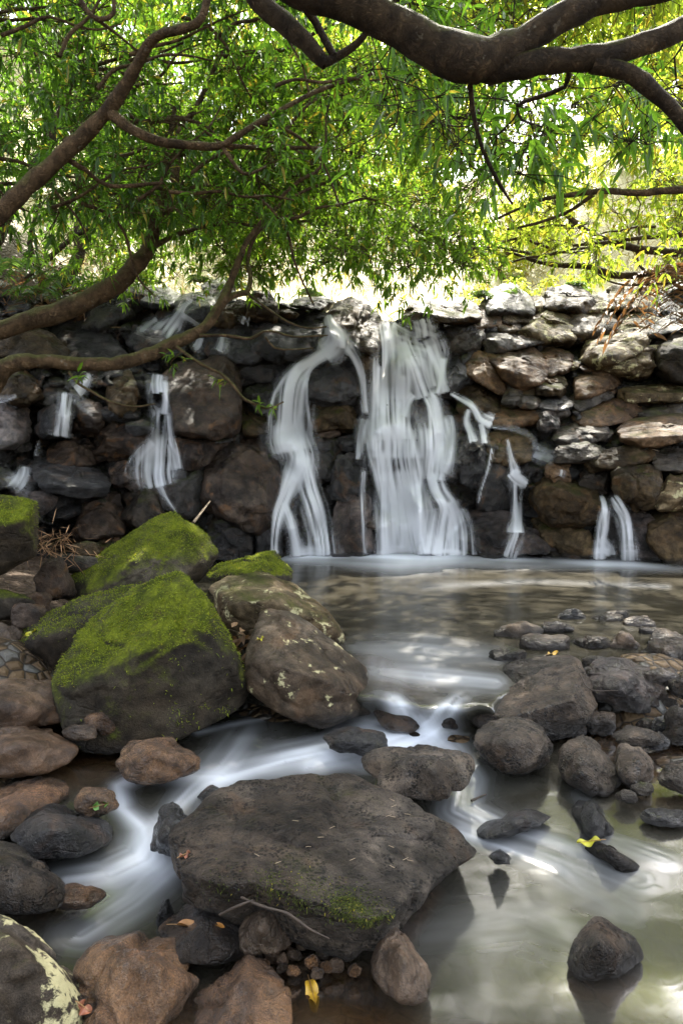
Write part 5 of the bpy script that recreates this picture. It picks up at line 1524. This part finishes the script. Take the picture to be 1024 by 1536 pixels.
tcx.limb([(704, 105, 2.55, 12), (708, 160, 2.6, 9), (722, 220, 2.7, 8), (745, 270, 2.8, 7), (768, 306, 2.9, 5)]); tcx.limb([(852, 100, 2.55, 10), (846, 130, 2.65, 9), (800, 148, 2.7, 8), (776, 158, 2.8, 7), (782, 180, 2.8, 5), (812, 190, 2.85, 4)])
tg = np.concatenate([region(tcx.rng, 640, 110, 830, 270, 2.8, 4.0, 26, .5, -.1, 6), region(tcx.rng, 800, 110, 1030, 230, 2.8, 4.2, 22, .5, -.1, 7), region(tcx.rng, 540, -60, 800, 110, 3.0, 4.4, 26, .5, -.2, 8), region(tcx.rng, 560, 100, 720, 200, 3.2, 4.4, 18, .5, -.1, 8)])
e = tcx.grow(tg, .007, -.03)
tcx.leaf_out(e, 4, .17, 6, .08, .35)
e = tcx.grow(region(tcx.rng, -500, -1500, 1500, -120, 1.8, 4.2, 110, 1.0, -.3, 9), .012)
tcx.leaf_out(e, 8, .26, 9, .12)
qb = np.stack([tcx.rng.uniform(-7, 7, 300), tcx.rng.uniform(-4.5, .2, 300), tcx.rng.uniform(.6, 5.5, 300)], 1)  # unseen foliage added behind the camera to block frontal sky light
qb = qb[(qb[:, 1] < -1.6) | (qb[:, 2] > 3.4)]
e = tcx.grow(qb, .014)
tcx.leaf_out(e, 10, .36, 10, .14)
tcx.finish(.078, .021, .35)
# --- tree on the bank by the tan slabs
td = Tree('bank_tree', 'tree on the sunny bank reaching thin pale branches over the tan slabs', BK, LFD, seed=14)
td.limb([(1300, 300, 5.4, 30), (1160, 286, 5.5, 22), (1024, 284, 5.6, 14), (960, 290, 5.7, 12), (905, 287, 5.8, 11), (860, 292, 5.9, 9), (810, 300, 6.0, 7), (740, 330, 6.2, 4)], world0=[(5.2, 5.6, .6, .2), (5.0, 5.5, 2.4, .15)])
td.limb([(890, 292, 5.8, 8), (850, 318, 6.0, 6), (800, 336, 6.1, 5), (760, 344, 6.2, 4)])
td.limb([(1250, 380, 6.8, 30), (1120, 385, 7.0, 26), (1024, 380, 7.2, 18), (950, 372, 7.4, 14), (890, 352, 7.5, 11), (850, 322, 7.6, 9), (830, 300, 7.7, 7)], world0=[(5.3, 6.4, .8, .2)])
td.limb([(1024, 405, 7.4, 10), (930, 412, 7.6, 14), (880, 400, 7.8, 12), (820, 396, 8.0, 8), (770, 380, 8.2, 5)]); td.limb([(1090, 350, 7.0, 14), (1000, 354, 7.1, 9), (920, 362, 7.3, 7), (860, 368, 7.5, 5)])
e = td.grow(region(td.rng, 760, 190, 1100, 400, 6.0, 8.6, 90, .7, -.02, 10), .008)
td.leaf_out(e, 5, .17, 7, .085)
e = td.grow(region(td.rng, 620, -40, 1100, 230, 5.2, 8.6, 120, .8, -.05, 11), .010)
td.leaf_out(e, 7, .20, 8, .09)
e = td.grow(region(td.rng, 650, -700, 1600, -20, 4.2, 8.5, 170, 1.2, -.3, 12), .012)
td.leaf_out(e, 7, .28, 9, .11)


e = td.grow(np.concatenate([overhead(td.rng, 520, 1000, 1300, 1560, .1, 190), overhead(td.rng, 560, 850, 1100, 1050, .2, 70, 5.5, 9), overhead(td.rng, 740, 440, 1080, 680, None, 45, 6.5, 10)]), .012)  # clusters added to shade the stream, pool and slabs from the sun
td.leaf_out(e, 8, .27, 9, .11)
for k in range(10):
    x0 = td.rng.uniform(760, 1060); y0 = td.rng.uniform(330, 430); Y0 = td.rng.uniform(7.2, 8.4); a0 = math.pi + td.rng.uniform(-.5, .5); px_, py_ = x0, y0; pth = []
    for q_ in range(6):
        pth.append((px_, py_, Y0 + .04 * q_, 6 - q_ * .7)); a0 += td.rng.normal() * .3; px_ += 26 * math.cos(a0); py_ += 20 * math.sin(a0)
    td.limb(pth, 6)
td.finish(.080, .024)
# --- darker tree on the bank behind the ferns
te = Tree('slope_tree', 'dark slender tree on the fern slope behind the crooked limbs', BKD, LFA, seed=15)
te.limb([(60, 470, 8.2, 24), (110, 400, 8.6, 24), (125, 330, 8.8, 22), (150, 280, 9.0, 18), (210, 250, 9.2, 14), (300, 200, 9.5, 10), (420, 120, 9.8, 7)])
te.limb([(-20, 380, 8.4, 26), (30, 290, 8.5, 24), (75, 215, 8.6, 20), (100, 140, 8.7, 16), (130, 20, 8.8, 12), (150, -200, 9, 9)]); te.limb([(126, 335, 8.8, 14), (110, 240, 8.8, 10), (60, 120, 8.7, 8), (50, 0, 8.6, 6)])
te.limb([(40, 420, 8.0, 10), (120, 350, 7.8, 9), (220, 320, 7.6, 6), (300, 330, 7.6, 5)])
e = te.grow(region(te.rng, -200, -160, 640, 360, 7.8, 11.5, 300, 1.2, -.04, 13), .012)
te.leaf_out(e, 8, .30, 8, .10)
e = te.grow(region(te.rng, -400, -600, 760, -60, 7.5, 11.5, 150, 1.2, -.2, 14), .012)
te.leaf_out(e, 8, .36, 8, .12)
te.finish(.115, .036)


# --- sunlit trees and bushes on the grassy hill behind
def hill_tree(name, label, x, y, h, rad, n, mat, seed, L=.16, low=.25, cl=7, cat='tree', group=None, sq=1.0):
    z0 = float(H(x, y)) - .1
    t = Tree(name, label, BKD if seed % 2 else BK, mat, cat, group, seed)
    r = t.rng
    w = np.array([(x, y, z0, .05 * h ** .6), (x + r.normal() * .1 * h, y + .1, z0 + .3 * h, .04 * h ** .6), (x + r.normal() * .15 * h, y, z0 + .6 * h, .025 * h ** .6), (x + r.normal() * .15 * h, y, z0 + .9 * h, .012)])
    t.add(catmull(w, .15), 8, .05)
    d = r.normal(size=(n, 3)); d /= np.linalg.norm(d, axis=1)[:, None]
    rr = r.random(n) ** .45
    q = np.stack([x + d[:, 0] * rr * rad, y + d[:, 1] * rr * rad * sq, z0 + h * (low + (1 - low) * (.5 + .5 * d[:, 2] * rr))], 1)
    k = vnoise(q / (rad * .38) + seed, 5)
    q = q[k > -.22]
    e = t.grow(q, .02)
    t.leaf_out(e, cl, rad * .11, 8, L)
    t.finish(L, L * .36)


HT = [
    (-8.8, 14.5, 9.5, 3.6, LFB, 'mid green tree beyond the fern slope'),
    (-7.4, 20, 10, 4.0, LFD, 'light green tree on the hill above the upper chute'),
    (-2.6, 31, 10, 4.8, LFY, 'yellow-green sunlit tree on the hill straight above the falls'),
    (3.2, 31.5, 10, 4.4, LFY, 'bright yellow-leaved tree on the hill over the mossy dome'),
    (11.0, 22.5, 8.5, 3.4, LFD, 'light green tree on the hill over the sunlit rim'),
    (13.0, 16.5, 9, 3.6, LFY, 'tall yellow-green tree on the hill above the bank tree'),
    (0.4, 38, 12, 5.5, LFD, 'pale green tree far up the hill between the yellow ones'),
    (-11, 30, 13, 5.5, LFD, 'pale tree far up the hill behind the fern slope'),
    (12.5, 29, 13, 5.5, LFY, 'yellow tree far up the hill behind the bank'),
]
for k, (x, y, h, rad, mt, lab) in enumerate(HT):
    hill_tree('hill_tree', lab, x, y, h, rad, 330, mt, 40 + k, .19 if y < 20 else .27, .02, 8, 'tree', 'sunlit trees on the hill')
SH = [
    (2.1, 11.8, .9, .8, LFY, 'low yellow bush on the rim behind the mossy dome'),
    (3.2, 12.2, 1.1, .9, LFY, 'wide yellow-green bush behind the reddish rim stones'),
    (4.4, 12.6, 1.3, 1.0, LFD, 'rounded light green bush at the top of the sunlit rim'),
    (5.4, 11.6, 1.3, .9, LFB, 'darker glossy bush behind the dead frond'),
    (4.5, 11.1, .6, .5, LFB, 'small leafy bush above the mossy green boulder'),
    (-1.9, 10.6, .55, .4, LFY, 'grassy bright tuft bush beside the upper chute'),
    (3.6, 15.5, 1.8, 1.3, LFY, 'yellow bush half way up the sunny hill'),
    (5.6, 17.5, 2.4, 1.7, LFY, 'big yellow-green bush high on the sunny hill'),
    (7.2, 14.5, 2.2, 1.5, LFD, 'spreading light green bush on the hill behind the bank tree'),
    (1.6, 20.5, 2.2, 1.6, LFD, 'pale green bush high on the hill above the mossy dome'),
    (-2.2, 17.5, 2.0, 1.5, LFD, 'pale bush on the hill above the black wall'),
    (-4.9, 13.2, 2.2, 1.5, LFB, 'green bush on the hill above the upper chute'),
    (-0.4, 23.5, 2.4, 1.9, LFY, 'wide yellow bush high on the hill over the falls'),
    (-3.5, 15.5, 2.6, 1.7, LFB, 'tall mid green bush on the hill over the round dark stone'),
    (-6.6, 11.0, 2.2, 1.5, LFA, 'dense dark bush at the top of the fern slope'),
    (-3.9, 11.6, 1.6, 1.2, LFB, 'mid green bush behind the smooth dark ledge'),
    (6.3, 10.4, 1.6, 1.0, LFA, 'dark bush at the frame edge over the green block'),
    (-4.2, 9.6, 1.8, 1.1, LFA, 'dark bush on the fern slope behind the limbs'),
    (-5.2, 9.2, 2.0, 1.1, LFB, 'mid green bush low on the fern slope'),
    (-3.2, 10.6, 1.4, .9, LFB, 'small bush between the fern slope and the chute'),
]
for k, (x, y, h, rad, mt, lab) in enumerate(SH):
    hill_tree('shrub', lab, x, y, h, rad, 46 if y < 13 else 80, mt, 70 + k, .085 if y < 13 else .13, .05, 6 if y < 13 else 8, 'shrub', None)


# ------------------------------------------------------------------ small plants, litter and leaves
def blade_mesh(name, base, L, W, mat, r, lean=.5):
    n = len(base)
    d = np.stack([r.normal(size=n) * lean, r.normal(size=n) * lean, np.ones(n)], 1)
    return leaves_mesh(name, base, d, L, W, mat, .5, int(r.integers(1e6)))


GR = leaf_material('dry_hill_grass', (.20, .17, .06), (.42, .36, .17), (.5, .42, .18), .3, .4, .6)
r = np.random.default_rng(5)
gx = r.uniform(-9, 10, 9000); gy = 11.0 + 18 * r.random(9000) ** 1.2
keep = gy > 10.4 + .12 * np.abs(gx)
gx, gy = gx[keep], gy[keep]
gb = np.stack([gx, gy, H(gx, gy) + .05], 1)
g = link('grass', blade_mesh('grass', gb, .42, .03, GR, r))
tag(g, 'pale dry grass covering the sunny hill', 'grass', kind='stuff')

FERN = leaf_material('fern_green', (.03, .06, .012), (.06, .11, .03), (.16, .28, .04), .05, .45)
DEAD = leaf_material('dead_brown_leaf', (.10, .055, .025), (.24, .14, .07), (.25, .12, .04), .0, .3, .6)


def fern(label, px, py, Y, n, L, mat=None, name='fern', up=.6, group=None, arc=.7):
    o = P(px, py, Y)
    r = np.random.default_rng(int(px * 3 + py))
    B, Dv = [], []
    stems = []
    for k in range(n):
        a = r.uniform(0, 2 * math.pi)
        d = np.array([math.cos(a), math.sin(a) - .3, up * r.uniform(.5, 1.5)]); d /= np.linalg.norm(d)
        LL = L * r.uniform(.6, 1.1)
        t = np.linspace(0, 1, 16)
        path = o + d[None] * (LL * t)[:, None] - np.array([0, 0, arc * LL])[None] * (t ** 2)[:, None]
        stems.append(np.concatenate([path, np.full((16, 1), .003)], 1))
        tn = np.gradient(path, axis=0); tn /= np.linalg.norm(tn, axis=1)[:, None]
        s = np.cross(tn, [0, 0, 1.0]); s /= np.linalg.norm(s, axis=1)[:, None] + 1e-9
        for sg in (-1, 1):
            for i in range(2, 16):
                B.append(path[i]); Dv.append(s[i] * sg + tn[i] * .45)
    root = thing(name, label, 'fern' if name == 'fern' else 'dead frond', group, tuple(o))
    V, Fq, nv = [], [], 0
    for st in stems:
        v, f = tube(st, 4, 0); V.append(v - o); Fq.append(f + nv); nv += len(v)
    link('stem', mesh_np('stem', np.concatenate(V), [np.concatenate(Fq)], BK), root)
    link('frond', leaves_mesh('frond', np.array(B) - o, np.array(Dv), L * .22, L * .05, mat or FERN, .2, int(px)), root)


fern('green fern on the slope behind the upper crooked limb', 108, 420, 7.9, 8, .55)
fern('fern with a broad arching frond near the frame edge', 24, 400, 7.6, 8, .6)
fern('small fern above the wrinkled wet slope', 150, 428, 8.2, 7, .4)
fern('fern among the dead leaves under the slope tree', 60, 440, 7.5, 6, .4)
fern('low fern beside the mossy green boulder', 914, 505, 9.0, 7, .3)
fern('little green plant at the foot of the tall green block', 1000, 565, 8.6, 7, .22)
fern('small plant in the sunny rim rocks', 925, 460, 9.8, 7, .3)
for lab, px_, py_, Y_ in [('grassy tuft on the rim above the long wet fall', 470, 458, 9.3), ('grassy tuft beside the mossy dome on the rim', 716, 458, 9.9), ('grassy tuft on the rim by the reddish flat stones', 762, 455, 10.1),
                          ('green tuft on the rim above the hollow black block', 352, 446, 9.2), ('green tuft at the head of the upper chute', 300, 436, 9.4), ('tuft of weeds on the sunny rim under the bushes', 862, 445, 10.5)]:
    fern(lab, px_, py_ - 10, Y_ - .25, 16, .36, None, 'fern', 1.7)
fern('tuft of green fern on the upright brown-green block', 545, 462, 8.9, 5, .16)
for k, (px, py) in enumerate([(988, 404), (1004, 398), (1018, 402)]):
    fern(['drooping dead brown frond hanging over the pale humped boulder', 'long dead brown frond hanging next to the drooping one', 'dead brown frond against the frame edge'][k], px, py, 7.5, 5, .72, DEAD, 'dead_frond', .15, None, 1.15)


def litter(label, cx, cy, w, h, n, L, W, mat, level, name='leaf_litter', flat=.15, seed=1, group=None):
    r = np.random.default_rng(seed)
    px = cx + r.normal(size=n) * w / 2.5; py = cy + r.normal(size=n) * h / 2.5
    q = G(px, py, level) if not callable(level) else P(px, py, level(px, py))
    q[:, 2] += r.uniform(0, .06, n)
    d = np.stack([r.normal(size=n), r.normal(size=n), r.normal(size=n) * flat], 1)
    o = link(name, leaves_mesh(name, q, d, L, W, mat, .1, seed))
    tag(o, label, 'leaf litter', group, 'stuff')


NEED = leaf_material('dry_pine_needle', (.22, .11, .05), (.42, .25, .13), (.2, .1, .05), .0, .1, .6)
litter('dry pine needles heaped beside the square mossy block', 78, 822, 60, 34, 160, .13, .006, NEED, lambda x, y: 4.75 + 0 * x, 'pine_needles', .5, 3)
litter('dead leaves caught between the tall mossy boulder and the lichen rock', 362, 985, 40, 40, 60, .07, .03, DEAD, lambda x, y: 3.62 + 0 * x, 'dead_leaves', .5, 4)
litter('brown dead leaves and stalks on the fern slope', 90, 440, 170, 50, 500, .16, .02, DEAD, lambda x, y: wallY(x, y) - .05, 'dead_leaves', .5, 5)
litter('rust leaves scattered over the terrace slabs', 985, 622, 80, 40, 40, .05, .025, DEAD, lambda x, y: wallY(x, y) - .14, 'dead_leaves', .3, 6)


# single things lying on the stones: find the stone under them
def stone_under(px, py):
    dg = bpy.context.evaluated_depsgraph_get()
    dg.update()
    hit, loc, nrm, _, ob, _ = sc.ray_cast(dg, Vector((0, 0, CAM_Z)), Vector(ray(px, py)).normalized())
    return (np.array(loc), np.array(nrm)) if hit else (P(px, py, 2.0), np.array([0, 0, 1.0]))


def plain(name, col, rough=.5, trans=None):
    t = NT(name)
    tc = t.n('ShaderNodeTexCoord')
    n = t.noise(tc.outputs['Object'], 40, 4, .6)
    c = t.mix(t.ss(n, .35, .7), tuple(.6 * a for a in col), col)
    return t.done(t.principled(Base_Color=c, Roughness=rough))


def big_leaf(label, p0, p1, wid, mat, lift=.006, curl=.12, name='fallen_leaf'):
    a, na = stone_under(*p0); b, nb = stone_under(*p1)
    if np.linalg.norm(b - a) > .3: b = a + (b - a) / np.linalg.norm(b - a) * .12
    n = na + nb; n /= np.linalg.norm(n)
    if n[2] < .2: n = np.array([0, -.3, .95])
    ax = b - a; L = np.linalg.norm(ax); ax /= L
    s = np.cross(n, ax); s /= np.linalg.norm(s); n = np.cross(ax, s)
    nu, nv = 22, 9
    t = np.linspace(0, 1, nu); v = np.linspace(-1, 1, nv)
    T, Vv = np.meshgrid(t, v, indexing='ij')
    ww = wid * .5 * np.sin(np.pi * np.clip(T, 0, 1) ** .8) ** .75 * (1 + .08 * np.sin(T * 19 + Vv))
    h = lift + curl * L * (.6 * (T - .5) ** 2 * 2 + .35 * np.abs(Vv) * ww / wid * 2) + .01 * np.sin(T * 9) * np.abs(Vv)
    q = a[None, None] + ax * (T * L)[..., None] + s * (Vv * ww)[..., None] + n * h[..., None]
    top = q.reshape(-1, 3); bot = top - n * .0008
    f = grid_faces(nv, nu)
    c = top.mean(0)
    V = np.concatenate([top, bot]) - c
    FF = np.concatenate([f, f[:, ::-1] + len(top)])
    root = thing(name, label, 'leaf', None, tuple(c))
    link('blade', mesh_np('blade', V, [FF], mat), root)
    st = np.array([np.append(a - c + n * (lift + .004) - ax * .22 * L, .0012), np.append(a - c + n * (lift + .006), .0016), np.append((a + b) / 2 - c + n * (lift + .005), .0012), np.append(b - c + n * (lift + .004 + curl * L * .3), .0006)])
    v_, f_ = tube(catmull(st, .01), 5, 0)
    link('midrib', mesh_np('midrib', v_, [f_], MID), root)


MID = plain('leaf_midrib', (.30, .16, .05))
OR = plain('orange_brown_leaf', (.46, .20, .045), .38)
YE = plain('yellow_leaf', (.62, .36, .03), .4)
YG = plain('yellow_green_leaf', (.50, .46, .03), .4)
RD = plain('red_brown_leaf', (.28, .10, .05), .45)
GN = plain('green_leaf', (.10, .22, .03), .4)
big_leaf('long orange-brown leaf lying on the dark wet slab', (266, 1393), (338, 1398), .030, OR)
big_leaf('yellow leaf in the brown shallows below the pitted boulder', (464, 1474), (474, 1512), .034, YE, .004)
big_leaf('yellow and orange leaf sticking up from the tip of a flat pebble', (904, 1268), (868, 1272), .03, YG, .02)
big_leaf('small red-brown leaf on the corner of the big pitted boulder', (270, 1290), (286, 1282), .016, RD)
big_leaf('green leaf drowned in the fast water beside the reddish slab', (140, 1210), (164, 1204), .03, GN, .004)
big_leaf('reddish wet leaf at the bottom edge between two brown rocks', (115, 1506), (134, 1520), .03, RD, .004)
big_leaf('tiny yellow leaf on the lichen boulder by the pool', (386, 962), (396, 958), .02, YG)
big_leaf('yellow leaf on the moss of the long brown boulder', (40, 956), (58, 946), .03, YG)
big_leaf('bright leaf stuck on the tan flat-backed stone', (820, 984), (836, 980), .03, YE)


def stick(label, pts, rad, mat, name='twig', lift=.01):
    q = []
    for (x, y, *d) in pts:
        q.append(P(x, y, d[0]) if d else stone_under(x, y)[0] + np.array([0, -.004, lift]))
    q = np.array(q); c = q.mean(0)
    a = np.concatenate([q - c, np.full((len(q), 1), rad)], 1)
    a[-1, 3] *= .6
    v, f = tube(catmull(a, .01), 7, .12)
    o = link(name, mesh_np(name, v, [f], mat), loc=tuple(c))
    tag(o, label, 'twig')


TW = plain('brown_twig', (.040, .024, .013), .7); TWP = plain('pale_twig', (.34, .25, .16), .6)
stick('knobbly brown twig bridging from the pitted boulder to the pebbles', [(362, 1346, 1.74), (395, 1360, 1.70), (430, 1370, 1.69), (465, 1394, 1.67), (494, 1408, 1.66)], .0035, TW)
stick('thin dark twig crossing the knobbly one', [(330, 1372, 1.74), (355, 1360, 1.72), (380, 1350, 1.72)], .004, TW)
stick('short red-brown stick floating in the white water', [(706, 1204), (728, 1194)], .005, TW)
stick('thin twig leaning on the shiny black boulder', [(868, 1010, 3.3), (885, 1034, 3.22), (926, 1036, 3.2)], .0028, TW)
stick('pale stick leaning against the wall above the mossy wedge', [(290, 784, 5.6), (315, 752, 6.3)], .012, TWP)
stick('dry stalk lying across the terrace slabs', [(955, 668, 7.5), (1000, 680, 7.45)], .006, TWP)
# pale needles scattered over the big pitted boulder
rn = np.random.default_rng(9)
for k in range(16):
    x = rn.uniform(380, 640); y = rn.uniform(1190, 1300)
    a = rn.uniform(-.6, .6)
    p0, n0 = stone_under(x, y); p1, n1 = stone_under(x + 9 * math.cos(a), y + 7 * math.sin(a))
    if abs(p0[1] - p1[1]) > .1: continue
    c = (p0 + p1) / 2
    w = np.array([np.append(p0 - c + n0 * .002, .0009), np.append(n0 * .002, .0010), np.append(p1 - c + n1 * .002, .0009)])
    v, f = tube(catmull(w, .006), 5, 0)
    tag(link('needle', mesh_np('needle', v, [f], NEEDLE if 'NEEDLE' in globals() else TWP), loc=tuple(c)), 'thin pale dry needle lying on the big pitted boulder', 'needle', 'needles on the pitted boulder')

# short moss growing on the mossy boulders
MOSSB = leaf_material('moss_blade', (.045, .065, .004), (.21, .24, .014), (.36, .42, .02), .06, .4, .7)
for o, pos, f, n in MOSSY:
    r = np.random.default_rng(len(pos) + n)
    a, b, c = pos[f[:, 0]], pos[f[:, 1]], pos[f[:, 2]]
    nr = np.cross(b - a, c - a); ar = np.linalg.norm(nr, axis=1); nr /= ar[:, None] + 1e-12
    cen = (a + b + c) / 3
    m = nr[:, 2] * .9 + .55 * fbm(cen * 5 + 3, 4, 61)
    wgt = ar * (sstep(.15, .85, m) + .010 * (nr[:, 2] > -.2))
    i = r.choice(len(f), n, p=wgt / wgt.sum())
    u, v = r.random(n), r.random(n); sw = u + v > 1; u[sw], v[sw] = 1 - u[sw], 1 - v[sw]
    q = a[i] + (b - a)[i] * u[:, None] + (c - a)[i] * v[:, None]
    d = nr[i] * .8 + r.normal(size=(n, 3)) * .55 + np.array([0, 0, .25])
    link('moss', leaves_mesh('moss', q - d * .002, d, .016, .0045, MOSSB, .35, n), o)

# a strip of moss along the front edge of the big pitted boulder
co_ = np.array([v.co[:] for v in BIG.data.vertices]); fb = np.array([p.vertices[:] for p in BIG.data.polygons])
r = np.random.default_rng(77)
a, b, c = co_[fb[:, 0]], co_[fb[:, 1]], co_[fb[:, 2]]
nr = np.cross(b - a, c - a); ar = np.linalg.norm(nr, axis=1); nr /= ar[:, None] + 1e-12
cen = (a + b + c) / 3
wg = np.zeros(len(fb))
for (x, y, k) in ((470, 1332, .6), (505, 1345, 1.0), (540, 1356, 1.0), (425, 1326, .35), (330, 1330, .2), (565, 1375, .4)):
    p0 = stone_under(x, y)[0] - np.array(BIG.location)
    wg += k * np.exp(-(((cen - p0) * np.array([1, 1, 1.6])) ** 2).sum(1) / .055 ** 2)
wg *= ar * (.25 + sstep(-.2, .4, fbm(cen * 14, 3, 8)))
n = 4200
i = r.choice(len(fb), n, p=wg / wg.sum())
u, v = r.random(n), r.random(n); sw = u + v > 1; u[sw], v[sw] = 1 - u[sw], 1 - v[sw]
q = a[i] + (b - a)[i] * u[:, None] + (c - a)[i] * v[:, None]
MOSSD = leaf_material('dull_moss_blade', (.022, .030, .005), (.085, .100, .012), (.12, .14, .012), .06, .3, .8)
link('moss', leaves_mesh('moss', q - nr[i] * .001, nr[i] * .6 + r.normal(size=(n, 3)) * .7, .0065, .0028, MOSSD, .3, 5), BIG)
